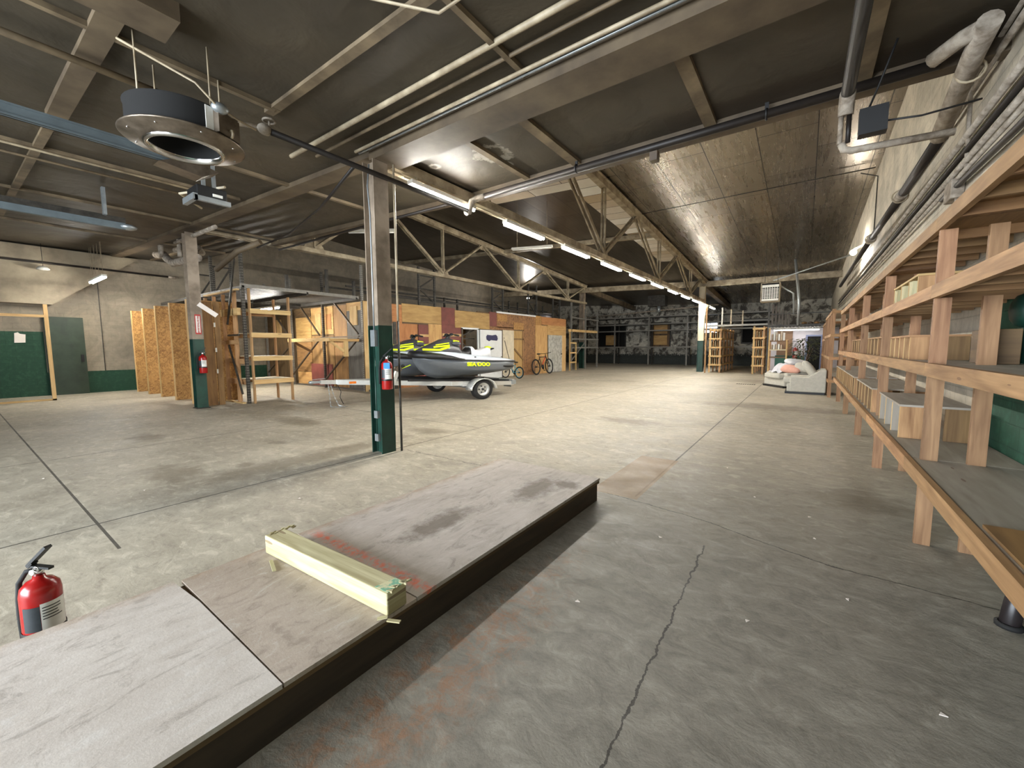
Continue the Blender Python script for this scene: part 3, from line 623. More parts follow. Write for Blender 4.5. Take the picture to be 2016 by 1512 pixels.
# ================================================================== FIRE EXTINGUISHERS
def extinguisher(label, loc, rz_=0, s=1.0, tagm=None, hose=True, la=0):
    t = thing('fire_extinguisher', label, 'fire extinguisher', loc, 'red fire extinguishers'); L = dict(local=True)
    MB().lathe([(.001, 0), (.074, .0), (.078, .012), (.078, .34), (.072, .375), (.05, .402), (.026, .412), (.022, .43), (.001, .431)], n=24).build('cylinder', M['red'], t, **L)
    b = MB(); pr = []
    for a0, a1, m_, z0, z1 in ((-2.75, -1.9, 'label_grey', .16, .29), (-1.88, -.5, 'label_white', .15, .30)):
        a0 += la; a1 += la
        b = MB(); n = 8; r = .0795
        ring = [[(r*math.cos(a0+(a1-a0)*k/n), r*math.sin(a0+(a1-a0)*k/n), z) for k in range(n+1)] for z in (z0, z1)]
        b.loft(ring, False, False); b.build('label', M[m_], t, **L)
    b = MB()
    for zz in (.275, .26, .245, .23, .215):
        n = 6; r = .0805; a0, a1 = -1.8+la, -1.1+.3*R.random()+la; b.loft([[(r*math.cos(a0+(a1-a0)*k/n), r*math.sin(a0+(a1-a0)*k/n), z) for k in range(n+1)] for z in (zz, zz+.005)], False, False)
    b.build('label_text', M['black'], t, **L)
    MB().lathe([(.001, .43), (.02, .43), (.022, .45), (.016, .475), (.001, .478)], n=12).build('valve', M['chrome'], t, **L)
    b = MB(); b.bar((-.05, 0, .478), (.075, 0, .47), .026, .012); b.build('lower_handle', M['black'], t, **L)
    b = MB(); b.bar((-.04, 0, .485), (.07, 0, .585), .032, .014); b.bar((-.045, 0, .475), (-.02, 0, .5), .03, .02); b.build('lever', M['black'], t, **L)
    MB().torus((.03, -.03, .475), .014, .0025, 'y', 14, 6).build('pull_pin', M['chrome'], t, **L)
    MB().lathe([(.014, -.03), (.014, -.018)], (0, 0, .455), 10, 'y', True).build('gauge', M['label_white'], t, **L)
    if hose: MB().tube([(-.02, 0, .455), (-.055, -.01, .45), (-.09, -.02, .39), (-.102, -.02, .3), (-.104, -.02, .2), (-.1, -.015, .08)], [.011, .012, .012, .012, .013, .016], 8).build('hose', M['rubber'], t, **L)
    MB().lathe([(.0805, .125), (.0815, .13), (.0815, .145), (.0805, .15)], n=24).build('strap', M['black'], t, **L)
    if tagm: MB().box(-.04, .045, -.095, -.092, .30, .385).build('inspection_tag', M[tagm], t, **L)
    t.rotation_euler = (0, 0, rz_); t.scale = (s, s, s); return t
extinguisher('red fire extinguisher standing on the floor at the left edge, behind the platform', (-3.19, .197, 0), math.radians(32), 1.0, None, True, 1.15)
extinguisher('red fire extinguisher with a blue tag hung on the nearest column', (-4.99, 3.78, .99), math.radians(50), 1.02, 'tag_blue')
extinguisher('red fire extinguisher hung on the left column below the red sign', (-12.98, 3.98, .95), math.radians(70), 1.15)
extinguisher('small red fire extinguisher on the teal wall beyond the armchairs', (-.42, 25.86, .95), 0, 1.3, hose=False)
t = thing('wall_sign', 'vertical red sign with white lettering on the left column', 'sign', (-13.09, 3.95, 2.0))
MB().box(-13.094, -13.088, 3.9, 4.03, 1.98, 2.5).build('sign_plate', M['signred'], t)
MB().box(-13.088, -13.086, 3.92, 4.01, 2.02, 2.46).build('sign_face', M['label_white'], t)
def text(s, size, mt, parent, M4, name='lettering', extrude=.002, bold=0, sx=1):
    cu = bpy.data.curves.new(name, 'FONT'); cu.body = s; cu.size = size; cu.extrude = extrude; cu.offset = bold; cu.align_x = 'CENTER'; cu.align_y = 'CENTER'
    to = bpy.data.objects.new('tmp', cu); COL.objects.link(to); dg = bpy.context.evaluated_depsgraph_get(); me = bpy.data.meshes.new_from_object(to.evaluated_get(dg)); bpy.data.objects.remove(to)
    me.transform(M4 @ Matrix.Diagonal((sx, 1, 1, 1))); me.materials.clear(); me.materials.append(mt); o = bpy.data.objects.new(name, me); COL.objects.link(o); o.parent = parent; return o
def frame(o, x, y):
    x = Vector(x).normalized(); y = Vector(y).normalized(); m = Matrix((x, y, x.cross(y))).transposed().to_4x4(); m.translation = Vector(o); return m
text('FIRE EXTINGUISHER', .052, M['signred'], t, frame((.007, .015, .24), (0, 0, -1), (0, 1, 0)), bold=.0015)
MB().bar((-13.08, 4.0, 2.78), (-12.95, 4.36, 2.48), .01, .12, (0, .7, .7)).build('white_card', M['paper'], c3)

# ================================================================== STRAND BOARD STALLS
xs = [-20.2, -18.75, -17.3, -15.85, -14.35]
wd = ['farthest left', 'second from the left', 'middle', 'second from the right', 'right hand']
for i, x in enumerate(xs):
    t = thing('stall_partition', '%s strand board panel of the row left of the cream column' % wd[i], 'partition panel', (x, 4.7, 0), 'upright strand board partitions')
    MB().box(x-.02, x, 4.12, 5.25, .0, 3.0).build('panel', M['osb'], t)
    MB().box(x-.1, x-.02, 4.1, 4.16, 0, 3.0).build('edge_stud', M['fresh'], t); MB().box(x-.06, x-.02, 5.2, 5.25, 0, 3.0).build('rear_stud', M['lumber'], t)
    MB().box(x-.06, x-.02, 4.16, 5.2, 2.96, 3.0).build('top_plate', M['fresh'], t)
t = thing('stall_partition', 'weathered brown plywood panel standing behind the left column', 'partition panel', (-13.5, 4.9, 0), 'upright strand board partitions')
MB().box(-13.55, -13.51, 4.2, 4.44, 0, 2.9).build('panel', M['ply_old'], t); MB().box(-13.51, -13.47, 4.46, 4.6, 0, 2.9).build('panel', M['ply_old'], t)
for z0 in (.9, 1.5, 2.2): MB().box(-13.47, -13.46, 4.44, 4.48, z0, z0+.12).build('hinge', M['label_white'], t)

# stud wall frame
t = thing('stud_frame', 'open stud wall frame between the left column and the dark rack post', 'stud wall', (-14.3, 5.05, 0))
for x in (-15.6, -14.9, -14.2, -13.45): MB().box(x-.02, x+.02, 4.92, 5.01, .04, 3.2).build('stud', M['lumber'], t)
for z0 in (0, 2.55, 3.25): MB().box(-15.62, -13.13, 4.92, 5.01, z0, z0+.04 if z0 != 2.55 else 2.75).build('plate', M['fresh'], t)
MB().box(-15.62, -13.13, 4.9, 4.92, 1.72, 1.84).build('rail', M['lumber'], t); MB().box(-15.62, -13.13, 5.01, 5.03, .55, .7).build('rail', M['lumber'], t); MB().box(-15.62, -13.13, 5.01, 5.03, 1.15, 1.3).build('rail', M['lumber'], t)

# timber shelf ladder unit
t = thing('open_shelf', 'open lumber shelf with four levels beside the dark rack post', 'shelving', (-13.4, 5.7, 0))
for x in (-12.9, -13.85):
    for y in (5.17, 6.25): MB().box(x-.1, x, y-.02, y+.02, 0, 3.3 if y < 6 else 3.15).build('post', M['lumber'], t)
for z0 in (.56, 1.24, 1.92, 2.6):
    MB().box(-12.9, -12.86, 5.15, 6.27, z0, z0+.13).build('front_board', M['fresh'], t); MB().box(-13.95, -12.9, 5.19, 6.23, z0+.115, z0+.135).build('shelf_board', M['paleply'], t); MB().box(-13.99, -13.95, 5.15, 6.27, z0, z0+.13).build('rear_board', M['lumber'], t)

# ================================================================== PALLET RACKS + DECK
def holes_post(b, x, y, z0, z1, w=.085): b.box(x-w/2, x+w/2, y-w/2, y+w/2, z0, z1)
def rack_frame(x, y0, y1, h, t, mt='rack', br=True, z0=0):
    for y in ((y0, y1) if y1 else (y0,)):
        w = .04; post = MB().box(x-w, x+w, y-w, y+w, z0, h).build('upright', M[mt], t); b = MB(); k = z0+.05
        while k < h-.05:
            for s in (-.018, .018): b.box(x+w-.001, x+w+.0015, y-.006+s, y+.006+s, k, k+.035); b.box(x-.006+s, x+.006+s, y-w-.0015, y-w+.001, k, k+.035)
            k += .075
        b.build('slots', M['dark' if mt != 'rack' else 'rack_grey'], post, kind='stuff')
    if br:
        n = max(2, int((h-z0)/1.1)); zz = [z0+.25+(h-z0-.6)*k/n for k in range(n+1)]
        for k in range(n):
            a, c = (y0, y1) if k % 2 else (y1, y0); MB().bar((x, a, zz[k]), (x, c, zz[k+1]), .04, .05).build('brace', M['rack'], t)
        for k in (0, n//2, n): MB().bar((x, y0, zz[k]), (x, y1, zz[k]), .035, .05).build('brace', M['rack'], t)
t = thing('pallet_rack', 'dark slotted pallet rack with a wire deck roofing the corner before the timber wall', 'pallet rack', (-16.5, 7, 0))
rack_frame(-13.06, 5.06, 0, 4.35, t, 'rack', br=False)
MB().bar((-13.0, 4.88, 4.1), (-13.75, 4.88, 2.3), .04, .05).build('brace', M['rack'], t); MB().bar((-13.75, 4.88, 1.7), (-13.0, 4.88, .3), .04, .05).build('brace', M['rack'], t); MB().bar((-13.75, 4.88, 1.98), (-13.0, 4.88, 1.98), .04, .05).build('brace', M['rack'], t)
rack_frame(-13.1, 8.94, 0, 4.55, t, 'rack_grey', br=False)
for x in (-15.75, -18.3, -20.7): rack_frame(x, 8.94, 0, 4.6, t, 'rack' if x > -16 else 'rack_grey', br=False)
for x, h in ((-16.9, 4.8), (-18.5, 4.7)): rack_frame(x, 5.6, 6.2, h, t, 'rack', br=True)
for a, c in [((-13.15, 8.8, 2.02), (-15.7, 8.8, 2.02)), ((-13.2, 8.8, 2.1), (-14.9, 8.8, 3.5)), ((-13.2, 8.8, 1.95), (-15.5, 8.8, .35)), ((-15.8, 8.8, 2.1), (-17.3, 8.8, 3.4)), ((-15.9, 8.8, 1.9), (-18.2, 8.8, .4)), ((-18.4, 8.8, 2.2), (-19.6, 8.8, 3.2)), ((-18.4, 8.8, 1.6), (-20.4, 8.8, .5))]:
    MB().bar(a, c, .04, .07, (0, 1, 0)).build('brace', M['rackbrown'], t)
for y in (5.06, 6.9, 8.66): MB().box(-20.4, -13.0, y-.03, y+.03, 3.28, 3.38).build('cross_beam', M['rack'], t)
MB().box(-13.06, -13.0, 5.0, 8.75, 3.33, 3.43).build('edge_beam', M['rack_grey'], t); MB().box(-16.9, -16.84, 5.0, 8.75, 3.3, 3.4).build('edge_beam', M['rack'], t)
b = MB()
for k in range(44): y = 5.1+k*.082; b.box(-20.4, -13.06, y, y+.035, 3.385, 3.405)
b.build('deck_wires', M['rack'], t, kind='stuff')
for i, (y, h) in enumerate([(6.3, 3.85), (7.6, 4.2), (8.6, 3.95)]): MB().box(-13.1, -13.02, y-.04, y+.04, 3.44, h).build('stub_post', M['rack'], t)

# ================================================================== PLYWOOD ROOM
t = thing('timber_wall', 'return wall clad in mixed old timber doors and plywood, behind the trailer hitch', 'timber wall', (-17, 9.15, 0))
def wp(x0, x1, z0, z1, mt, y=9.1, th=.03, nm_='panel'): return MB().box(x0, x1, y-th, y, z0, z1).build(nm_, M[mt], t)
b = MB(); b.box(-21.2, -12.95, 9.1, 9.16, 0, 3.3); b.build('backing', M['oldwood'], t)
for a in [(-14.3, -12.98, 0, 3.0, 'greyply'), (-14.3, -12.98, 3.0, 3.3, 'ply'), (-15.2, -14.32, 0, 3.25, 'ply_old'), (-16.9, -15.25, 2.15, 3.25, 'ply'), (-16.9, -15.25, 0, 2.1, 'ply_old'), (-18.2, -16.95, 1.9, 2.9, 'ply'), (-18.2, -16.95, .6, 1.85, 'ply_old'), (-18.2, -16.95, 2.95, 3.28, 'oldwood'), (-18.2, -16.95, 0, .58, 'ply'), (-20.6, -18.3, 0, 3.0, 'oldwood'), (-21.2, -20.6, 0, 2.4, 'oldwood')]: wp(*a)
wp(-17.0, -15.4, 0, .95, 'maroon', 9.07); 
for a in [(-14.05, -13.6, 2.45, 3.15), (-16.5, -16.1, 2.2, 3.0), (-19.9, -19.5, 2.3, 2.9)]: wp(*a, 'fresh', 9.07, .04, 'cleat')
wp(-21.2, -12.9, 0, .06, 'greyply', 9.06, .06, 'bottom_plate')
# panelled door faces salvaged into the wall
for x in (-16.75, -16.25, -15.75): wp(x, x+.36, 2.35, 2.95, 'ply_red' if x > -16 else 'ply', 9.07, .012, 'raised_panel')
t = thing('folding_shelf', 'pale bracketed plank shelf mounted before the timber wall', 'shelf', (-14.8, 8, 1.9))
MB().box(-15.9, -13.1, 7.65, 8.3, 1.92, 1.945).build('shelf_board', M['paleply'], t); MB().box(-15.92, -13.08, 7.6, 7.65, 1.83, 1.95).build('front_board', M['fresh'], t); MB().box(-13.12, -13.08, 7.65, 8.75, 1.83, 1.92).build('side_board', M['ply'], t)
MB().box(-13.14, -13.06, 8.15, 8.3, 1.3, 1.83).build('bracket_leg', M['fresh'], t); MB().bar((-13.1, 7.66, 1.83), (-13.1, 8.2, 1.45), .04, .09).build('brace', M['fresh'], t); MB().bar((-15.6, 7.7, 1.8), (-15.5, 8.3, 1.45), .04, .09).build('brace', M['joist'], t)

t = thing('plywood_room_front', 'long patchwork wall of plywood and maroon panels with doors, behind the jet skis', 'plywood wall', (-12.95, 16.5, 0))
b = MB(); b.box(-13.06, -13.0, 8.9, 14.08, 0, 3.3); b.box(-13.06, -13.0, 15.2, 24.2, 0, 3.35); b.box(-13.06, -13.0, 14.08, 15.2, 2.5, 3.3); b.build('backing', M['oldwood'], t)
def fp(y0, y1, z0, z1, mt, x=-12.97, th=.03, nm_='panel', par=None): return MB().box(x-th, x, y0+.005, y1-.005, z0, z1).build(nm_, M[mt], par or t)
for a in [(8.9, 9.35, 0, 3.28, 'fresh'), (9.36, 10.62, 2.55, 3.28, 'ply_red'), (10.62, 12.77, 2.62, 3.34, 'ply'), (12.77, 13.62, 2.61, 3.36, 'maroon'), (13.6, 16.1, 2.5, 3.28, 'ply', -12.955), (16.1, 16.7, 2.67, 3.38, 'maroon'), (16.7, 20.42, 2.62, 3.36, 'osb_dark'), (16.75, 17.6, 2.95, 3.3, 'osb', -12.955), (20.42, 21.1, 2.9, 3.44, 'osb'), (21.1, 24.2, 2.95, 3.42, 'ply_red'),
          (10.33, 11.4, 0, 2.55, 'ply_red'), (11.45, 12.0, 0, 2.55, 'maroon'), (12.0, 12.77, 0, 2.6, 'ply'), (12.77, 14.05, 0, 2.1, 'maroon'), (12.77, 14.05, 2.1, 2.605, 'maroon'), (18.2, 19.15, 2.55, 2.95, 'osb', -12.955), (18.2, 19.15, 0, 2.5, 'ply'), (19.2, 20.4, 0, 2.62, 'osb_dark'), (20.42, 21.8, 0, 2.9, 'ply'), (21.8, 24.2, 2.35, 2.95, 'ply'), (23.65, 24.2, 0, 2.35, 'fresh'), (15.2, 18.2, 2.5, 2.66, 'osb_dark')]: fp(*a)
fp(11.5, 12.0, 2.05, 2.15, 'fresh', -12.955, .02, 'batten'); fp(12.8, 14.05, 2.1, 2.22, 'fresh', -12.95, .03, 'batten'); fp(15.15, 15.25, 0, 2.5, 'white', -12.93, .06, 'jamb'); fp(14.0, 14.1, 0, 2.5, 'rackbrown', -12.93, .06, 'jamb'); fp(14.0, 15.25, 2.45, 2.53, 'white', -12.93, .06, 'lintel')
fp(18.2, 19.15, 2.0, 2.08, 'joist', -12.94, .03, 'batten'); MB().bar((-12.94, 18.22, 1.5), (-12.94, 19.1, .9), .03, .09).build('batten', M['joist'], t); fp(19.02, 19.16, 0, 2.5, 'joist', -12.94, .03, 'batten')
fp(10.16, 10.32, 0, 2.6, 'rack', -12.94, .06, 'post')
fp(16.7, 20.42, 3.36, 3.44, 'white', -12.94, .06, 'cap_strip')
b = MB(); b.box(-13.9, -13.86, 13.9, 15.3, 0, 2.9); b.build('inner_board', M['ply_old'], t)
MB().bar((-13.2, 14.15, 2.1), (-13.2, 15.2, 2.45), .03, .05).build('inner_brace', M['rack'], t); MB().bar((-13.2, 14.15, 1.95), (-13.2, 15.15, 1.2), .03, .05).build('inner_brace', M['rack'], t); MB().bar((-13.2, 14.1, 2.02), (-13.2, 15.2, 2.02), .03, .05).build('inner_brace', M['rack'], t)
# doors of the room
d = fp(9.4, 10.15, 0, 2.54, 'cream', -12.955, .04, 'door'); MB().bar((-12.94, 9.45, 2.4), (-12.94, 10.1, 1.75), .02, .04).build('door_brace', M['rack'], d); MB().bar((-12.94, 9.45, 1.1), (-12.94, 10.1, 1.75), .02, .04).build('door_brace', M['rack'], d)
d = fp(15.28, 17.02, .03, 2.46, 'white', -12.88, .05, 'door'); d['label'] = 'white panelled door with its glass painted navy blue'
b = MB(); b.prism([(15.75, 1.98), (15.72, 2.12), (15.8, 2.22), (16.2, 2.2), (16.5, 2.24), (16.62, 2.16), (16.66, 2.02), (16.58, 1.93), (16.1, 1.96), (15.95, 1.9)], 'yz', -12.88, -12.872); b.build('painted_glass', M['navy'], d)
for y0 in (15.6, 16.35):
    for z0, z1 in ((.25, .75), (.9, 1.65)):
        b = MB(); b.box(-12.88, -12.872, y0, y0+.4, z0, z1); b.build('moulding', M['white'], d)
MB().ball((-12.85, 16.93, 1.1), .04).build('knob', M['chrome'], d)
fp(17.05, 17.13, 0, 2.5, 'rackbrown', -12.9, .05, 'jamb')
d = fp(17.16, 18.17, .03, 2.5, 'cream', -12.93, .04, 'door'); 
for z0 in (1.95, 2.2): MB().box(-12.93, -12.91, 17.2, 18.13, z0, z0+.1).build('rail', M['cream'], d)
MB().bar((-12.92, 17.25, 2.1), (-12.92, 17.9, .5), .015, .03).build('wire', M['rack'], d)
d = fp(21.85, 23.6, .02, 2.34, 'grey_door', -12.93, .04, 'door'); MB().ball((-12.88, 23.45, 1.15), .045).build('knob', M['rackbrown'], d)
# racking that rises behind the plywood room
t = thing('pallet_rack', 'dark slotted racking rising behind the long plywood room wall', 'pallet rack', (-14, 16, 3.0))
for i, (y, h) in enumerate([(10.2, 4.2), (11.9, 5.0), (14.3, 4.0), (16.9, 4.9), (19.6, 4.3), (20.3, 5.3), (22.5, 4.3), (23.2, 4.9)]): rack_frame(-13.4 if i % 2 else -14.3, y, y+.9, h, t, 'rack', br=bool(i % 2), z0=3.31)
for z_, x_ in [(3.62, -13.5), (3.95, -14.5), (4.05, -16.0)]: MB().box(x_-.03, x_+.03, 9.2, 24.3, z_, z_+.07).build('beam', M['rack'], t)
ST(MB().box(-21.0, -13.06, 9.16, 24.2, 3.2, 3.3).build('ceiling', M['oldwood']))
tag(MB().box(-14.0, -13.56, 22.6, 23.3, 3.45, 3.75).build('cardboard_box', M['lav'], bevel=.01), 'pale box on top of the plywood room by its far end', 'box')
for i, (y, x) in enumerate([(20.9, -13.85), (21.9, -13.85)]): tag(MB().ball((x, y, 3.46), .24, .36, .14).build('cloth_bundle', M['rubber' if i else 'paper']), ['crumpled white bundle on the plywood room roof', 'dark bundle on the plywood room roof'][i], 'bundle')

# ================================================================== LEFT CORNER
t = thing('door_frame', 'bare lumber frame leaning before the green left wall', 'lumber frame', (-19.1, 1.0, 0))
MB().box(-19.15, -19.1, 1.86, 1.95, 0, 2.98).build('jamb', M['fresh'], t); MB().box(-19.4, -19.15, 1.88, 1.93, 0, 2.98).build('jamb_board', M['lumber_red'], t)
MB().box(-19.15, -19.1, -.6, 1.86, 2.58, 2.66).build('header', M['fresh'], t); MB().box(-19.2, -19.1, -.6, 1.95, 0, .05).build('sill', M['fresh'], t); MB().box(-19.15, -19.1, -.65, -.58, 0, 2.98).build('jamb', M['fresh'], t)
t = ST(MB().box(-21.3, -21.16, 2.04, 2.98, 0, 2.72).build('door_1', M['dark_green'])); MB().box(-21.16, -21.12, 2.84, 2.92, 1.15, 1.4).build('lock_plate', M['black'], t)
for z0 in (.2, 1.0, 1.8): MB().box(-21.16, -21.15, 2.15, 2.8, z0, z0+.6).build('door_panel', M['dark_green'], t)
tag(MB().prism([(1.36, 1.82), (1.6, 1.83), (1.62, 2.1), (1.5, 2.12), (1.46, 2.17), (1.38, 2.14)], 'yz', -21.29, -21.285).build('paper_note', M['paper']), 'torn white paper stuck on the green left wall', 'paper')
t = thing('wall_pipe', 'long dark pipe with a pale end cap along the left wall bulkhead', 'pipe', (-20.88, 1, 4.5)); MB().tube([(-20.9, -4, 4.55), (-20.9, 5.45, 4.47)], .035, 8).build('run', M['blackpipe'], t); MB().tube([(-20.9, 5.45, 4.47), (-20.9, 5.7, 4.46)], .05, 8).build('end_cap', M['lag'], t)
t = thing('pendant_lamp', 'small unlit white dome lamp by the left wall', 'lamp', (-20.6, 2.1, 4.2)); MB().lathe([(.02, .12), (.1, .1), (.16, .03), (.15, 0), (.05, -.02), (.001, -.03)], (-20.6, 2.1, 4.22), 14).build('shade', M['fixture'], t); MB().tube([(-20.6, 2.1, 4.33), (-20.6, 2.1, 5.07)], .008, 5).build('cord', M['rack'], t)
tag(MB().box(-21.29, -21.24, 3.45, 3.47, .8, 5.0).build('conduit', M['rack']), 'thin dark vertical conduit on the left wall beyond the green door', 'conduit')
# lagged pipes under the ceiling left of the left column
t = thing('lagged_pipework', 'tangle of lagged pipes under the ceiling at the left column', 'pipes', (-15, 4.3, 4.3))
MB().tube([(-17.7, 4.35, 4.72), (-16.9, 4.35, 4.62), (-16.4, 4.3, 4.4), (-15.9, 4.3, 4.22), (-14.0, 4.35, 4.15)], .11, 10).build('pipe', M['lag'], t)
MB().tube([(-15.8, 4.35, 4.6), (-14.8, 4.35, 4.55), (-13.9, 4.35, 4.4), (-13.5, 4.3, 4.2)], .08, 10).build('pipe', M['lag'], t); MB().tube([(-14.9, 4.2, 4.75), (-14.9, 4.2, 4.25)], .06, 8).build('pipe', M['lag'], t)
MB().tube([(-16.6, 4.2, 4.85), (-16.6, 4.2, 4.45)], .07, 8).build('pipe', M['lag'], t); MB().tube([(-12.9, 4.4, 3.7), (-12.0, 4.6, 4.1), (-11.4, 4.9, 4.3)], .07, 10).build('pipe', M['soot_dark'], t); MB().tube([(-14.5, 4.0, 4.55), (-11.6, 4.0, 4.5)], .05, 8).build('pipe', M['lag'], t)

# ================================================================== TRAILER WITH TWO JET SKIS
TA = math.radians(255.7); TC = (-9.46, 9.99, 0); SC = (1.18, 1.15, 1)
tr = thing('boat_trailer', 'aluminium two place trailer carrying the jet skis, hitch towards the left', 'trailer', TC, None, TA); LC = dict(local=True)
tr.scale = SC
zr = lambda x: .47+.06*x
for s in (1, -1):
    b = MB(); b.bar((3.3, s*.07, zr(3.3)), (.75, s*.98, zr(.75)), .045, .13); b.bar((.78, s*.98, zr(.78)), (-1.3, s*.98, zr(-1.3)), .045, .13); b.build('side_rail', M['alu'], tr, **LC)
    b = MB()
    for yy in (.38, .86): b.bar((1.9, s*yy, zr(1.9)+.09), (-1.2, s*yy, zr(-1.2)+.09), .07, .05)
    b.build('bunk', M['rubber'], tr, **LC)
    w = MB(); w.lathe([(.2, -.09), (.29, -.1), (.31, -.07), (.315, 0), (.31, .07), (.29, .1), (.2, .09)], (0, s*1.22, .312), 28, 'y', False); wo = w.build('tyre', M['rubber'], tr, **LC)
    w = MB(); w.lathe([(.001, .03), (.05, .05), (.07, .03), (.12, .02), (.17, .05), (.2, .09), (.2, -.09), (.001, -.08)], (0, s*1.22, .312), 24, 'y'); rim = w.build('rim', M['alu'], wo, **LC)
    if s > 0:
        for k in range(5): a = 2*math.pi*k/5; MB().ball((.1*math.cos(a), 1.26, .312+.1*math.sin(a)), .022).build('lug_hole', M['black'], rim, **LC)
        MB().ball((0, 1.27, .312), .04).build('hub', M['black'], rim, **LC)
    b = MB(); n = 12; ring = []
    for k in range(n+1):
        a = math.pi*(.02+.96*k/n); ring.append([(.42*math.cos(a), s*yy, .28+.37*math.sin(a)) for yy in (1.07, 1.37)])
    ring2 = [[(p[0]*.95, p[1], .28+(p[2]-.28)*.95) for p in r[::-1]] for r in ring]; b.loft([a+c for a, c in zip(ring, ring2)], True, True); b.build('fender', M['alu'], tr, **LC)
    MB().box(-.55, .5, s*1.0, s*1.08, .42, .48).build('fender_bracket', M['alu'], tr, **LC)
    b = MB(); b.bar((2.2, s*.62, zr(2.1)-.02), (2.02, s*.62, 1.06), .1, .09); wp_ = b.build('winch_post', M['alu'], tr, **LC); MB().lathe([(.08, -.07), (.08, .07)], (2.05, s*.62, 1.0), 12, 'y', True).build('winch_drum', M['dull'], wp_, **LC)
    MB().bar((2.03, s*.62, .98), (1.72, s*.62, 1.1), .05, .012).build('winch_strap', M['lime'], wp_, **LC); MB().ball((1.92, s*.62, 1.07), .05, .04, .05).build('bow_roller', M['black'], wp_, **LC)
    MB().box(-1.34, -1.3, s*.78, s*1.0, .36, .5).build('tail_light', M['signred'], tr, **LC); MB().box(-1.34, -1.2, s*1.0, s*1.04, .36, .5).build('light_bracket', M['galv'], tr, **LC)
for x, w_ in ((2.6, .36), (2.0, .52), (.78, .98), (-.9, .98)): MB().box(x-.03, x+.03, -w_, w_, zr(x)-.03, zr(x)+.04).build('cross_member', M['alu'], tr, **LC)
MB().box(-.03, .03, -1.12, 1.12, .28, .34).build('axle', M['galv'], tr, **LC)
MB().box(-1.33, -1.25, -.98, .98, .42, .52).build('rear_beam', M['alu'], tr, **LC); MB().box(-1.36, -1.345, .45, .8, .24, .42).build('number_plate', M['galv'], tr, **LC)
b = MB(); b.bar((2.9, 0, zr(2.9)), (3.65, 0, zr(3.65)), .1, .11); b.build('tongue', M['alu'], tr, **LC)
b = MB(); z9 = zr(3.7); b.box(3.6, 3.82, -.045, .045, z9-.03, z9+.035); b.ball((3.84, 0, z9), .065, .06, .05); b.bar((3.55, 0, z9+.09), (3.82, 0, z9+.07), .04, .015); b.build('coupler', M['galv'], tr, **LC)
for px_, mt in ((3.0, 'amber'),): MB().box(px_-.08, px_+.08, .205, .23, zr(3.0)-.03, zr(3.0)+.03).build('side_marker', M[mt], tr, **LC)
def chain(pts, nm_='safety_chain'):
    b = MB(); 
    for i in range(len(pts)-1):
        p, q = Vector(pts[i]), Vector(pts[i+1]); n = max(1, int((q-p).length/.045))
        for k in range(n): c = p.lerp(q, (k+.5)/n); d = (q-p).normalized(); b.bar(c-d*.022, c+d*.022, .022 if k % 2 else .007, .007 if k % 2 else .022, (0, 1, 0) if abs(d.z) > .9 else (0, 0, 1))
    return b.build(nm_, M['galv'], tr, **LC)
chain([(3.5, .06, .62), (3.49, .1, .3), (3.48, .12, .02), (3.35, .3, .012), (3.15, .25, .012)]); chain([(3.42, -.05, .62), (3.37, .0, .3), (3.28, .05, .02), (3.2, .1, .012)]); MB().tube([(3.3, .04, .62), (3.22, .05, .4), (3.25, .06, .25), (3.18, .06, .05)], .008, 6).build('light_cable', M['black'], tr, **LC)
b = MB(); b.tube([(2.45, .5, .14), (2.45, .5, .8)], .035, 8); b.build('jack', M['galv'], tr, **LC); MB().lathe([(.05, -.03), (.1, -.03), (.1, .03), (.05, .03)], (2.43, .5, .1), 16, 'y', False).build('jack_wheel', M['rubber'], tr, **LC)
tag(MB().box(0, 0.01, 0, .01, 0, .01).build('x', M['galv']), 'x', 'x') if False else None

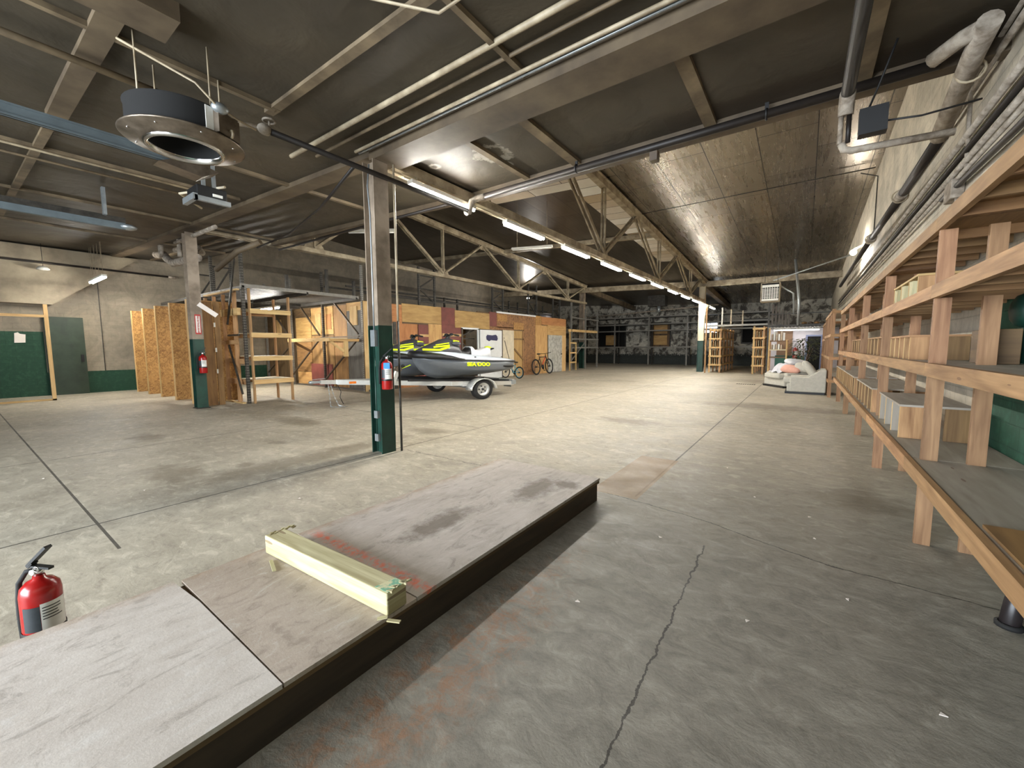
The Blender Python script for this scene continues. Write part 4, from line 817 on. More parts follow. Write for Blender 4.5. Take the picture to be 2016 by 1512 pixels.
def jetski(y0, label):
    d = Vector((math.cos(TA), math.sin(TA), 0)); n = Vector((-math.sin(TA), math.cos(TA), 0)); loc = Vector(TC)+n*y0*1.15+Vector((0, 0, .03))+d*(-.04 if y0 > 0 else .36)
    t = thing('jet_ski', label, 'jet ski', loc, 'matching jet skis on the trailer', TA)
    st = [(-1.25, .80, .50, .90, .56, 1.16), (-.9, .76, .53, .88, .60, 1.16), (-.3, .70, .55, .86, .62, 1.16), (.3, .65, .55, .86, .62, 1.165), (.9, .60, .49, .88, .60, 1.175), (1.3, .60, .38, .93, .53, 1.19), (1.6, .68, .27, .99, .43, 1.205), (1.85, .85, .14, 1.07, .30, 1.225), (2.02, 1.06, .05, 1.14, .12, 1.24)]
    rings = []
    for x, k, cy, cz, gy, gz in st:
        h = [(0, k), (cy*.5, k+(cz-k)*.42), (cy, cz), (cy+(gy-cy)*.35, cz+.03), (cy+(gy-cy)*.8, (cz+gz)/2+.02), (gy, gz)]
        rings.append([(x, -y, z) for y, z in h[::-1]]+[(x, y, z) for y, z in h[1:]])
    MB().loft(rings, True, True).build('hull', M['hull'], t, **LC)
    ds = [(-1.27, .55, 1.16, 1.22, 1.23), (-.9, .59, 1.17, 1.26, 1.27), (-.3, .61, 1.17, 1.29, 1.32), (.3, .61, 1.175, 1.33, 1.36), (.9, .59, 1.185, 1.40, 1.45), (1.35, .53, 1.2, 1.42, 1.47), (1.7, .40, 1.215, 1.39, 1.43), (1.95, .26, 1.235, 1.35, 1.38), (2.12, .09, 1.25, 1.29, 1.30)]
    rings = []
    for x, g, gz, sz, cz in ds:
        h = [(g, gz-.01), (g*1.01, gz+.02), (g*.86, sz-.02), (g*.55, sz), (g*.25, cz), (0, cz)]
        rings.append([(x, y, z) for y, z in h]+[(x, -y, z) for y, z in h[-2::-1]])
    MB().loft(rings, True, True).build('deck', M['silver'], t, **LC)
    hs = [(x+.12, w, z) for x, w, z in [(1.85, .06, 1.36), (1.8, .16, 1.45), (1.55, .27, 1.56), (1.25, .34, 1.68), (1.0, .36, 1.79), (.8, .34, 1.83), (.62, .30, 1.78), (.5, .26, 1.66), (.42, .22, 1.5)]]
    rings = []
    for x, w, zt in hs:
        h = [(w*1.15, 1.28), (w*1.1, 1.28+(zt-1.28)*.45), (w*.85, 1.28+(zt-1.28)*.8), (w*.4, zt-.01), (0, zt)]
        rings.append([(x, y, z) for y, z in h]+[(x, -y, z) for y, z in h[-2::-1]])
    MB().loft(rings, True, True).build('hood', M['darkdeck'], t, **LC)
    b = MB(); path = [(.75, .625, 1.20, .02), (1.1, .605, 1.235, .055), (1.45, .53, 1.27, .085), (1.75, .41, 1.29, .10), (2.0, .25, 1.31, .105), (2.14, .1, 1.32, .10)]; rings = []
    for x, y, z, h in path+[(x, -y, z, h) for x, y, z, h in path[::-1]]:
        s_ = 1 if y > 0 else -1; rings.append([(x+dx, y+s_*dy, z+dz) for dx, dy, dz in ((0, .02, h*.5), (0, .045, 0), (0, .02, -h), (-.02, -.08, -h), (-.05, -.12, h*.8), (-.02, -.06, h*.95))])
    b.loft(rings, True, True); b.build('bow_bumper', M['black'], t, **LC)
    for s in (1, -1):
        MB().tube([(-1.28, s*.57, 1.165), (-.3, s*.63, 1.165), (.9, s*.61, 1.175), (1.4, s*.53, 1.2)], .024, 6).build('rub_rail', M['darkdeck'], t, **LC)
        for (x0, y0_, z0, x1, y1, z1, w) in [(1.88, .235, 1.46, 1.38, .375, 1.46, .055), (1.4, .38, 1.465, 1.1, .39, 1.56, .06), (1.58, .32, 1.535, 1.1, .395, 1.60, .045), (1.5, .31, 1.60, 1.1, .37, 1.67, .03)]:
            MB().bar((x0, s*y0_, z0), (x1, s*y1, z1), .03, w).build('lime_stripe', M['lime'], t, **LC)
        MB().bar((.92, s*.33, 1.74), (.72, s*.31, 1.72), .04, .05).build('lime_badge', M['lime'], t, **LC)
        MB().ball((.82, s*.33, 1.66), .17, .08, .07).build('mirror', M['darkdeck'], t, **LC)
        MB().ball((-1.0, s*.575, 1.0), .24, .03, .055, 14, 8).build('vent', M['black'], t, **LC)
        MB().ball((.33, s*.595, 1.27), .035, .02, .02).build('cleat', M['darkdeck'], t, **LC)
    def seat(name, P_, mt):
        rings = []
        for x, w, zt in P_:
            h = [(w*1.1, 1.27), (w*1.05, (1.27+zt)/2), (w*.9, zt-.04), (w*.5, zt), (0, zt)]
            rings.append([(x, y, z) for y, z in h]+[(x, -y, z) for y, z in h[-2::-1]])
        return MB().loft(rings, True, True).build(name, mt, t, **LC)
    seat('front_seat', [(x+.15, w, z) for x, w, z in [(.5, .17, 1.58), (.38, .18, 1.5), (.22, .2, 1.455), (.1, .2, 1.5), (.02, .2, 1.58)]], M['black'])
    seat('rear_seat', [(x+.15, w*1.05, z) for x, w, z in [(.03, .205, 1.6), (-.06, .2, 1.6), (-.16, .2, 1.5), (-.35, .19, 1.49), (-.6, .16, 1.56), (-.8, .12, 1.6)]], M['seatw'])
    MB().ball((-.64, 0, 1.585), .1, .14, .045).build('seat_tail', M['lime'], t, **LC); MB().bar((-.45, 0, 1.42), (-.82, 0, 1.56), .2, .03).build('grab_handle', M['black'], t, **LC)
    b = MB(); b.tube([(.94, 0, 1.78), (.84, 0, 1.92)], .06, 8); b.tube([(.78, -.36, 1.9), (.83, -.15, 1.94), (.83, .15, 1.94), (.78, .36, 1.9)], .016, 6); hb = b.build('handlebar', M['black'], t, **LC)
    for s in (1, -1): MB().tube([(.80, s*.22, 1.925), (.77, s*.38, 1.90)], .026, 8).build('grip', M['rubber'], hb, **LC); MB().ball((.85, s*.13, 1.94), .06, .07, .04).build('switch_housing', M['black'], hb, **LC)
    for s in (1, -1):
        X = (-s, 0, 0)
        for wd_, xc in (('SEA', .48), ('DOO', .02)): text(wd_, .15, M['lime'], t, frame((xc, s*.618, 1.045), X, (0, -s*.1, 1)), 'maker_lettering', .006, .007, 1.3)
        q = s*.618; MB().prism([(.2, 1.09), (.3, 1.09), (.25, 1.0)], 'xz', q-.006, q+.006).build('emblem', M['lime'], t, **LC)
    t.rotation_euler = (0, -.03, TA); t.scale = (1.0, 1.15, 1); return t
jetski(.66, 'grey and silver jet ski with lime lettering, nearer of the two on the trailer')
jetski(-.66, 'grey and silver jet ski partly hidden behind the green column, farther one on the trailer')

# ================================================================== BICYCLES
def bicycle(label, loc, rz_, lean, r, wb, fm, rim, cat='bicycle', tall=1.0, front_rim=None):
    t = thing('bicycle', label, cat, loc, None)
    def wheel(x, nm_, rm):
        w = MB().torus((x, 0, r), r-.025, .025, 'y', 28, 6).build(nm_, M['rubber'], t, **LC)
        MB().torus((x, 0, r), r-.055, .014, 'y', 28, 5).build('rim', M[rm], w, **LC)
        b = MB()
        for k in range(14): a = 2*math.pi*k/14; b.bar((x, .015*(-1)**k, r), (x+(r-.05)*math.cos(a), 0, r+(r-.05)*math.sin(a)), .003, .003, (0, 1, 0))
        b.build('spokes', M['galv'], w, **LC); MB().lathe([(.03, -.05), (.03, .05)], (x, 0, r), 8, 'y', True).build('hub', M['black'], w, **LC)
    wheel(0, 'rear_wheel', rim); wheel(wb, 'front_wheel', front_rim or rim)
    bb = (wb*.42, 0, r*.95); seat = (wb*.3, 0, r*2.15*tall); head = (wb*.78, 0, r*2.3*tall); hl = (wb*.83, 0, r*1.95*tall)
    b = MB(); b.tube([bb, head], .022, 8); b.tube([seat, (head[0], 0, head[2]-.04)], .017, 8); b.tube([bb, seat], .016, 8)
    for s in (1, -1): b.tube([(0, s*.05, r), bb], .011, 6); b.tube([(0, s*.05, r), (seat[0], 0, seat[2]-.06)], .009, 6)
    b.tube([head, hl], .026, 8); b.build('frame', M[fm], t, **LC)
    if fm == 'bikeframe': MB().tube([(bb[0]+.06, 0, bb[2]+.08), (head[0]-.05, 0, head[2]-.06)], .025, 8).build('down_tube', M['orange'], t, **LC)
    b = MB()
    for s in (1, -1): b.tube([hl, (hl[0]+.02, s*.05, hl[2]-.08), (wb, s*.055, r)], .014, 6)
    b.build('fork', M['black'], t, **LC)
    b = MB(); b.tube([head, (head[0]-.02, 0, head[2]+.1)], .014, 6); b.tube([(head[0]-.06, -.32, head[2]+.13), (head[0]-.01, -.1, head[2]+.1), (head[0]-.01, .1, head[2]+.1), (head[0]-.06, .32, head[2]+.13)], .012, 6); b.build('handlebar', M['black'], t, **LC)
    b = MB(); b.tube([seat, (seat[0]-.02, 0, seat[2]+.12)], .012, 6); b.ball((seat[0]-.03, 0, seat[2]+.14), .14, .06, .03); b.build('saddle', M['black'], t, **LC)
    MB().lathe([(.001, -.006), (.1*r/.33, -.004), (.1*r/.33, .004), (.001, .006)], (bb[0], -.06, bb[2]), 18, 'y').build('chainring', M['black'], t, **LC)
    b = MB(); b.bar((bb[0], -.08, bb[2]), (bb[0]+.04, -.08, bb[2]-.16), .015, .02); b.bar((bb[0], .08, bb[2]), (bb[0]-.04, .08, bb[2]+.16), .015, .02); b.box(bb[0]-.01, bb[0]+.09, -.17, -.08, bb[2]-.17, bb[2]-.15); b.build('crank', M['black'], t, **LC)
    t.rotation_euler = (lean, 0, rz_); return t
bicycle('black and orange mountain bike leaning on the plywood wall left of the grey door', (-12.45, 19.75, .0), math.radians(90), math.radians(-6), .34, 1.08, 'bikeframe', 'black', tall=1.02).scale = (1.36,)*3
bicycle('small cyan bike with a pale front wheel behind the trailer', (-11.75, 16.95, 0), math.radians(172), math.radians(4), .27, .85, 'cyan', 'cyan', tall=1.0, front_rim='label_white').scale = (1.15,)*3

# ================================================================== ARMCHAIRS AND SOFT THINGS
def armchair(label, loc, rz_, W_, D_=1.1):
    t = thing('armchair', label, 'armchair', loc, 'oatmeal armchairs', rz_); h = W_/2
    MB().box(-D_/2+.02, D_/2-.05, -h+.03, h-.03, 0, .07).build('plinth', M['black'], t, **LC)
    MB().box(-D_/2, D_/2-.1, -h+.02, h-.02, .07, .34).build('base', M['sofa'], t, .03, True)
    for s in (1, -1):
        b = MB(); a, c = (h-.2, h) if s > 0 else (-h, -h+.2)
        b.prism([(-D_/2, .07), (D_/2-.18, .07), (D_/2-.18, .57), (-.1, .58), (-D_/2+.18, .80), (-D_/2, .82)], 'xz', a, c); b.build('arm', M['sofa'], t, .03, True)
    MB().prism([(-D_/2, .3), (-D_/2+.25, .3), (-D_/2+.16, .84), (-D_/2, .84)], 'xz', -h+.2, h-.2).build('back', M['sofa'], t, .04, True)
    MB().box(-D_/2+.25, D_/2+.02, -h+.205, h-.205, .34, .54).build('seat_cushion', M['sofa'], t, .06, True)
    return t
def cushion(label, c, s, rot, mt='sofa', cat='cushion', name='cushion'):
    t = MB(); n, m_ = 18, 8; rings = []
    for i in range(m_+1):
        a = -math.pi/2+math.pi*i/m_; ca = max(.02, math.cos(a)); sa = math.sin(a)
        ring = []
        for k in range(n):
            th = 2*math.pi*k/n; e = .5; x = math.copysign(abs(math.cos(th))**e, math.cos(th)); y = math.copysign(abs(math.sin(th))**e, math.sin(th))
            ring.append((x*s[0]*ca**.6, y*s[1]*ca**.6, sa*s[2]))
        rings.append(ring)
    t.loft(rings); o = t.build(name, M[mt], None, 0, True); o.location = c; o.rotation_euler = rot; return tag(o, label, cat)
armchair('oatmeal armchair seen side on, nearest to the right shelving', (.03, 17.05, 0), math.pi, 1.05, 1.15)
cushion('big loose grey cushion leaning on the back of the side on armchair', (.28, 17.05, .74), (.1, math.radians(-62), 0), None, 'sofa') if False else cushion('big loose grey back cushion of the side on armchair', (.2, 17.05, .76), (.40, .30, .13), (0, math.radians(55), 0))
A2 = math.radians(214); armchair('oatmeal armchair turned to the left, heaped with a blanket and pillows', (-.55, 19.25, 0), A2, 1.35, 1.15)
cushion('white pillow on top of the heap on the left armchair', (-.25, 19.4, .95), (.40, .26, .13), (.2, .1, .6), 'seatw', 'pillow', 'pillow')
cushion('peach coloured pillow on the left armchair', (-.40, 18.85, .72), (.34, .2, .12), (.5, .1, -.4), 'pink', 'pillow', 'pillow')
cushion('grey cushion beside the peach pillow on the left armchair', (-.02, 18.85, .78), (.3, .22, .12), (.6, .2, -.2), 'sofa', 'cushion')
b = MB(); rings = []
prof = [(-1.0, 19.35, .57), (-.92, 19.33, .62), (-.86, 19.3, .64), (-.8, 19.3, .68), (-.8, 19.35, .75), (-.65, 19.45, .93), (-.5, 19.5, .9), (-.35, 19.6, .88)]
for i, (x, y, z) in enumerate(prof):
    r = []
    for k in range(12): u = -.5+k/11; r.append((x+.45*u+.03*math.sin(9*u+i), y-.75*u+.03*math.cos(7*u+i*2), z+.05*math.sin(11*u+i*1.3)-.25*abs(u)**3))
    rings.append(r)
b.loft(rings, False, False); o = b.build('blanket', M['blanket']); sm = o.modifiers.new('thick', 'SOLIDIFY'); sm.thickness = .03; s2 = o.modifiers.new('sub', 'SUBSURF'); s2.levels = 1; s2.render_levels = 1; tag(o, 'crumpled pale blanket thrown over the left armchair', 'blanket')
# potted plant
t = thing('potted_plant', 'tall dark leafy plant behind the armchairs', 'plant', (-.02, 22.3, 0))
MB().lathe([(.001, 0), (.17, 0), (.22, .35), (.2, .36), (.001, .33)], (-.02, 22.3, 0), 18).build('pot', M['label_white'], t)
b = MB()
for k in range(7): a = k*.9; b.tube([(-.02, 22.3, .3), (-.02+.1*math.cos(a), 22.3+.1*math.sin(a), .9), (-.02+.3*math.cos(a), 22.3+.35*math.sin(a), 1.5+.1*(k % 3))], .015, 5)
b.build('stems', M['stem'], t)
b = MB()
for k in range(420):
    a = R.random()*6.283; rr = .55*math.sqrt(R.random()); z = 1.0+.95*R.random(); rr *= 1.0-abs(z-1.5)*.5; c = Vector((-.02+rr*math.cos(a), 22.3+rr*math.sin(a), z)); d = Vector((math.cos(a)+R.uniform(-.7, .7), math.sin(a)+R.uniform(-.7, .7), R.uniform(-.9, .3))).normalized(); sd = d.cross(Vector((R.random()-.5, R.random()-.5, 1))).normalized()*.028; L_ = .13+.08*R.random()
    i0 = len(b.v); b.v += [tuple(c), tuple(c+d*L_*.5+sd), tuple(c+d*L_), tuple(c+d*L_*.5-sd)]; b.face([i0, i0+1, i0+2, i0+3])
b.build('leaves', M['leaf'], t, kind='stuff')

# ================================================================== RIGHT END: PARTITION, SHELVES
ST(MB().box(-1.6, 1.4, 26.0, 26.12, 0, 2.5).build('wall_partition', M['lav']))
ST(MB().box(-1.3, .0, 25.985, 26.0, 0, 1.1).build('trim_90', M['greenwall']))
tag(MB().box(-1.24, -.56, 25.93, 25.98, 1.1, 2.45).build('hardboard_sheet', M['hard']), 'brown hardboard sheet on the pale wall beyond the armchairs', 'board')
d = ST(MB().box(.08, .62, 25.97, 25.99, 0, 2.08).build('doorway_2', M['dark'])); b = MB(); b.box(0, .08, 25.93, 25.99, 0, 2.16); b.box(.62, .7, 25.93, 25.99, 0, 2.16); b.box(.08, .62, 25.93, 25.99, 2.08, 2.16); b.build('door_casing', M['bluetrim'], d)  # near-black panel painted for the shade inside the open doorway
tag(MB().box(-.47, -.37, 25.96, 25.985, 1.2, 1.42).build('wall_sign', M['signred']), 'tiny red sign above the far fire extinguisher', 'sign')
b = MB(); n = 40
for k in range(n): x = -1.6+3.0*k/n; b.box(x, x+.075*.9, 24.9, 26.1, 2.50+.02*(k % 2), 2.55+.02*(k % 2))
tag(b.build('corrugated_ledge', M['rack_grey']), 'corrugated sheet ledge over the pale wall at the far right', 'ledge')
t = thing('storage_loft', 'dark loft floor with clutter above the corrugated ledge at the far right', 'loft', (-.1, 27, 2.6))
MB().box(-1.6, 1.38, 24.95, 27.5, 2.58, 2.68).build('deck', M['rack'], t); MB().box(-1.64, -1.56, 24.98, 25.06, 2.68, 3.9).build('post', M['rack'], t); MB().box(-1.6, 1.38, 25.0, 25.05, 3.2, 3.25).build('rail', M['rack'], t)
for k in range(6): MB().box(-1.5+.14*k, -1.42+.14*k, 25.3+.1*k, 25.4+.1*k, 2.68, 3.75-.08*k).build('plank', M['rackbrown'], t)
for k in range(5): MB().ball((-.1+.25*k, 25.5, 2.75), .12, .2, .07).build('sack', M['rackbrown'] if k % 2 else M['ply_old'], t)
tag(MB().tube([(-.35, 24.8, 2.62), (-.35, 24.8, 3.75), (-.6, 24.8, 5.86)], .06, 8).build('flue_pipe', M['galv']), 'grey flue pipe rising behind the unit heater', 'pipe')
def crate_shelf(x0, x1, y0, y1, top, lv, n, label):
    t = thing('lumber_shelving', label, 'shelving', ((x0+x1)/2, y0, 0), 'lumber shelving units at the far end')
    for x in (x0, x1-.09):
        for k in range(n): y = y0+(y1-y0)*k/(n-1); MB().box(x, x+.09, y, y+.04, 0, top).build('post', M['fresh' if x == x0 and k == 0 else 'lumber'], t)
    for i in range(lv):
        z = .5+(top-.62)*i/(lv-1); MB().box(x0+.09, x1-.09, y0, y1+.04, z, z+.02).build('shelf_board', M['paleply'], t); MB().box(x0-.01, x1+.01, y0-.04, y0, z-.07, z+.02).build('end_board', M['fresh'], t)
        for x in (x0-.035, x1): MB().box(x, x+.035, y0, y1, z-.07, z+.02).build('side_board', M['fresh'], t)
        if i < lv-1:
            for j in range(n-1):
                for k in range(5): x = x0+.1+(x1-x0-.22)*k/4; yy = y0+.06+(y1-y0)*j/(n-1); MB().box(x, x+.018, yy, yy+.45, z+.02, z+.40-.03*((k+i) % 3)).build('divider', M['lumber' if k % 2 else 'paleply'], t)
    return t
crate_shelf(-4.78, -4.12, 27.3, 32.5, 2.72, 5, 5, 'tall lumber shelving with dividers right of the bright far column')
crate_shelf(-2.45, -1.88, 27.0, 31.5, 2.72, 5, 4, 'narrow tall lumber shelving left of the corrugated ledge')
crate_shelf(-5.05, -4.6, 33.4, 36.0, 2.5, 4, 3, 'dim lumber shelving behind the bright far column') if False else None
t = thing('board_rack', 'brown shelf boards stacked with pale cartons behind the armchairs', 'shelving', (-1.2, 25, 0))
for z_ in (1.0, 1.38, 1.82): MB().box(-1.5, -.72, 24.3, 25.3, z_, z_+.05).build('shelf_board', M['hard' if z_ != 1.38 else 'paleply'], t)
for x in (-1.52, -.78): MB().box(x, x+.06, 24.28, 24.34, 0, 1.9 if x > -1 else 2.5).build('post', M['fresh'], t); MB().box(x, x+.06, 25.3, 25.36, 0, 1.9).build('post', M['lumber'], t)
for k in range(6): tag(MB().box(-1.42+.1*k, -1.35+.1*k, 24.4, 24.9, 1.872, 2.2+.06*((k*5) % 3)).build('carton', M['label_white' if k % 2 else 'books']), '%s upright pale carton on the top board behind the armchairs, from the left' % ordn[k], 'carton', 'cartons on the board rack')
for k in range(5): tag(MB().box(-1.42+.1*k, -1.35+.1*k, 24.4, 24.9, 1.432, 1.66+.04*((k*3) % 2)).build('carton', M['label_white' if k % 2 else 'books']), '%s small pale carton on the lower board behind the armchairs, from the left' % ordn[k], 'carton', 'cartons on the board rack')
for k in range(6): tag(MB().box(-2.36, -1.98, 27.2+.6*k, 27.32+.6*k, 2.145 if k % 2 else 1.68, 2.5 if k % 2 else 2.0).build('carton', M['paper']), '%s pale carton in the narrow lumber shelving, counted from the front' % ordn[k], 'carton', 'cartons in the narrow shelving') if False else None
# steel posts and beam over the far shelving
t = thing('steel_gantry', 'steel beam on posts spanning the far lumber shelving', 'gantry', (-3.2, 26.8, 0))
MB().box(-4.85, -1.68, 26.75, 26.85, 2.76, 2.86).build('beam', M['rack_grey'], t)
for x, y, h, mt in [(-4.88, 26.8, 4.1, 'lumber'), (-4.3, 28.5, 4.0, 'rack_grey'), (-3.9, 29.2, 3.9, 'truss'), (-3.3, 29.6, 3.85, 'truss'), (-1.72, 26.8, 3.9, 'rack')]: MB().box(x-.04, x+.04, y-.04, y+.04, 0 if x in (-4.88, -1.72) else 2.86, h).build('post', M[mt], t)
MB().box(-4.34, -3.26, 26.85, 29.65, 2.80, 2.86).build('deck', M['rack'], t)
# unit heater
t = thing('unit_heater', 'square gas unit heater with a white grille hung at the far right', 'heater', (-1.28, 20, 3.45)); MB().box(-1.62, -.94, 20.0, 20.5, 3.42, 4.2).build('casing', M['truss'], t, .02)
MB().box(-1.58, -.98, 19.97, 20.0, 3.45, 4.17).build('face_plate', M['dark'], t); MB().box(-1.57, -.99, 19.955, 19.972, 4.0, 4.1).build('top_panel', M['label_white'], t); MB().box(-1.57, -.99, 19.955, 19.972, 3.46, 3.54).build('bottom_panel', M['label_white'], t)
for k in range(7): MB().box(-1.57, -.99, 19.96, 19.97, 3.58+.058*k, 3.602+.058*k).build('louvre', M['label_white'], t)
for k in range(7): MB().box(-1.55+.083*k, -1.535+.083*k, 19.95, 19.97, 3.54, 4.0).build('grille_bar', M['label_white'], t)
for x in (-1.5, -1.05): MB().tube([(x, 20.25, 4.2), (x, 20.25, rz(x, 20.25))], .01, 5).build('hanger_rod', M['rack'], t)
MB().tube([(-.94, 20.3, 4.05), (-.5, 20.5, 3.75), (-.45, 20.6, 2.9)], .035, 6).build('gas_pipe', M['galv'], t)
tag(MB().tube([(-1.2, 20.4, 4.3), (-1.2, 20.4, 4.32), (1.2, 20.2, 5.0)], .03, 6).build('flue_pipe', M['galv']), 'thin pipe running from the unit heater up to the right wall', 'pipe')
# far storage racks
t = thing('storage_rack', 'long grey steel rack before the peeling far wall', 'storage rack', (-10, 36, 0))
for x in (-17.5, -14.25, -11.15, -8.0, -5.7): MB().box(x-.06, x+.06, 35.95, 36.05, 0, 4.3).build('upright', M['rack_grey'], t); MB().box(x-.04, x+.04, 37.0, 37.1, 0, 4.3).build('rear_upright', M['rack'], t)
for z_ in (1.5, 2.93, 3.5, 4.12):
    MB().box(-17.5, -2.0, 35.93, 35.98, z_, z_+.1).build('beam', M['rack_grey'], t); MB().box(-17.5, -2.0, 37.05, 37.12, z_, z_+.1).build('rear_beam', M['rack'], t)
    if z_ != 3.5: MB().box(-17.5, -2.0, 36.0, 37.0, z_+.05, z_+.08).build('deck', M['rack'], t)
t = thing('storage_rack', 'grey steel rack with braces between the plywood room and the far left column', 'storage rack', (-14, 27, 0))
for x, y in ((-13.0, 25.0), (-13.0, 27.2), (-13.1, 29.5)): MB().box(x-.05, x+.05, y-.05, y+.05, 0, 4.6 if y < 26 else 4.3).build('upright', M['rack_grey'], t)
for z_ in (1.5, 2.1, 3.55): MB().box(-13.04, -12.98, 25.0, 29.5, z_, z_+.09).build('beam', M['rack_grey'], t)
MB().bar((-13.0, 27.1, 1.9), (-13.0, 25.1, .7), .05, .06).build('brace', M['rack_grey'], t); MB().box(-13.05, -12.95, 24.6, 29.2, 2.63, 2.8).build('timber_beam', M['fresh'], t)
t = thing('lumber_ladder', 'small pale lumber ladder frame beside the end of the plywood room', 'lumber frame', (-12.9, 24.7, 0))
MB().box(-12.95, -12.86, 24.6, 24.66, 0, 2.62).build('rail', M['fresh'], t); MB().box(-12.95, -12.86, 25.5, 25.56, 0, 1.9).build('rail', M['fresh'], t)
for z_ in (.5, 1.15, 1.82): MB().box(-12.95, -12.86, 24.66, 25.5, z_, z_+.1).build('rung', M['fresh'], t)
t = thing('vent_hood', 'dark vent with a white pipe on the roof before the far wall', 'vent', (-9.6, 33, 4.6)); MB().box(-10.3, -9.0, 32.8, 33.6, 4.75, 5.6).build('hood', M['rack'], t); MB().tube([(-9.5, 33, 4.75), (-9.5, 33, 4.3)], .12, 8).build('stub', M['galv'], t)
tag(MB().tube([(-21.28, 35.6, 4.15), (-13, 35.4, 4.5), (-5.5, 34.5, 4.75)], .06, 6).build('pipe', M['lag']), 'long pale pipe crossing in front of the far wall', 'pipe')

# ================================================================== CEILING EQUIPMENT
t = thing('duct_fan', 'big round ceiling fan unit with a metal flange, upper left', 'ceiling fan', (-5.1, 1.55, 3.6)); c = (-5.1, 1.55, 0)
MB().lathe([(.28, 3.615), (.30, 3.585), (.34, 3.575), (.36, 3.60), (.49, 3.625), (.5, 3.635), (.49, 3.645), (.3, 3.63)], c, 40, 'z').build('flange', M['dull'], t)
MB().lathe([(.275, 3.60), (.285, 3.56), (.31, 3.552), (.325, 3.57), (.33, 3.59)], c, 40, 'z').build('inlet_ring', M['chrome'], t)
MB().lathe([(.43, 3.645), (.44, 3.66), (.44, 3.87), (.45, 3.88), (.43, 3.89), (.001, 3.89)], c, 40, 'z').build('drum', M['dark'], t)
MB().lathe([(.275, 3.6), (.275, 3.85), (.001, 3.85)], c, 30, 'z').build('throat', M['dark'], t)
for k in range(4):
    a = .3+k*math.pi/2; MB().tube([(-5.1+.38*math.cos(a), 1.55+.38*math.sin(a), 3.88), (-5.1+.38*math.cos(a), 1.55+.38*math.sin(a), 4.44)], .008, 6).build('hanger_rod', M['truss'], t)
for k in range(8): a = k*math.pi/4; MB().ball((-5.1+.43*math.cos(a), 1.55+.43*math.sin(a), 3.612), .009).build('bolt', M['chrome'], t)
def pol(r, deg, z): return (-5.1+r*math.cos(math.radians(deg)), 1.55+r*math.sin(math.radians(deg)), z)
def tang(deg): return (math.cos(math.radians(deg)), math.sin(math.radians(deg)), 0)
MB().bar(pol(.444, 10, 3.66), pol(.444, 10, 3.87), .08, .008, tang(10)).build('data_plate', M['label_white'], t)
MB().bar(pol(.455, 30, 3.655), pol(.455, 30, 3.86), .26, .06, tang(30)).build('terminal_box', M['dull'], t); MB().ball(pol(.5, 17, 3.87), .055, .075, .05).build('motor_cap', M['galv'], t)
MB().torus(pol(.5, 30, 3.69), .032, .012, 'y', 14, 6).build('outlet', M['truss'], t); MB().tube([(-5.1, 1.1, 4.35), pol(.5, -5, 4.0), pol(.52, 12, 3.87), pol(.55, 35, 3.84), pol(.62, 55, 3.86)], .011, 6).build('cable', M['truss'], t)
t = thing('door_track', 'blue grey steel door track running below the ceiling at the upper left', 'door track', (-6.8, .5, 4.0))
b = MB(); b.box(-6.84, -6.76, -3, 2.15, 4.0, 4.02); b.box(-6.84, -6.825, -3, 2.15, 4.0, 4.13); b.box(-6.775, -6.76, -3, 2.15, 4.11, 4.13); b.box(-6.79, -6.775, -3, 2.15, 4.0, 4.13); b.build('rail', M['bluesteel'], t)
MB().box(-6.82, -6.78, 1.98, 2.02, 4.13, 4.5).build('hanger', M['galv'], t); MB().prism([(1.75, 3.96), (2.2, 3.9), (2.4, 4.02), (2.05, 4.1)], 'yz', -6.95, -6.7).build('end_plate', M['dull'], t)
t = thing('door_track', 'dark and blue grey lower door track at the left, ending at the cream hanger', 'door track', (-11.2, .5, 4.0))
MB().box(-11.26, -11.14, -3, 2.3, 4.1, 4.2).build('shaft_housing', M['rack'], t); MB().box(-11.24, -11.16, -3, 2.3, 3.98, 4.1).build('rail', M['bluesteel'], t); MB().box(-11.0, -10.9, 1.95, 2.0, 4.15, 4.65).build('hanger', M['galv'], t); MB().ball((-11.2, 2.35, 4.04), .12, .14, .06).build('end_bracket', M['galv'], t)
t = thing('door_opener', 'black garage door opener with a grey frame hung from the ceiling', 'door opener', (-7.7, 2.7, 3.85)); t2 = math.radians(0)
MB().box(-8.05, -7.62, 2.42, 2.82, 3.9, 4.1).build('motor_box', M['black'], t, .01); MB().box(-7.66, -7.6, 2.38, 2.86, 3.86, 3.93).build('frame_rail', M['galv'], t); MB().box(-8.07, -7.6, 2.36, 2.42, 3.86, 3.95).build('frame_rail', M['galv'], t)
for y in (2.52, 2.66): MB().box(-7.75, -7.72, y, y+.05, 4.1, 4.5).build('perforated_strap', M['galv'], t)
MB().box(-7.618, -7.6, 2.62, 2.75, 3.96, 4.0).build('label', M['label_white'], t)
def conduit(pts, r, mt, label, cat='conduit', nm_='conduit'): return tag(MB().tube(pts, r, 8).build(nm_, M[mt]), label, cat)
conduit([(-9.2, -2, 4.48), (-9.2, 3.1, 4.48)], .018, 'truss', 'twin thin conduit, upper one, at the left below the door track')
conduit([(-9.55, -2, 4.46), (-9.55, 3.0, 4.46)], .02, 'soot', 'long conduit passing above the black door opener')
conduit([(-5.75, -1.5, 4.33), (-5.75, 2.3, 4.33)], .035, 'soot', 'cream pipe passing beside the round fan unit towards the valve', 'pipe', 'pipe')
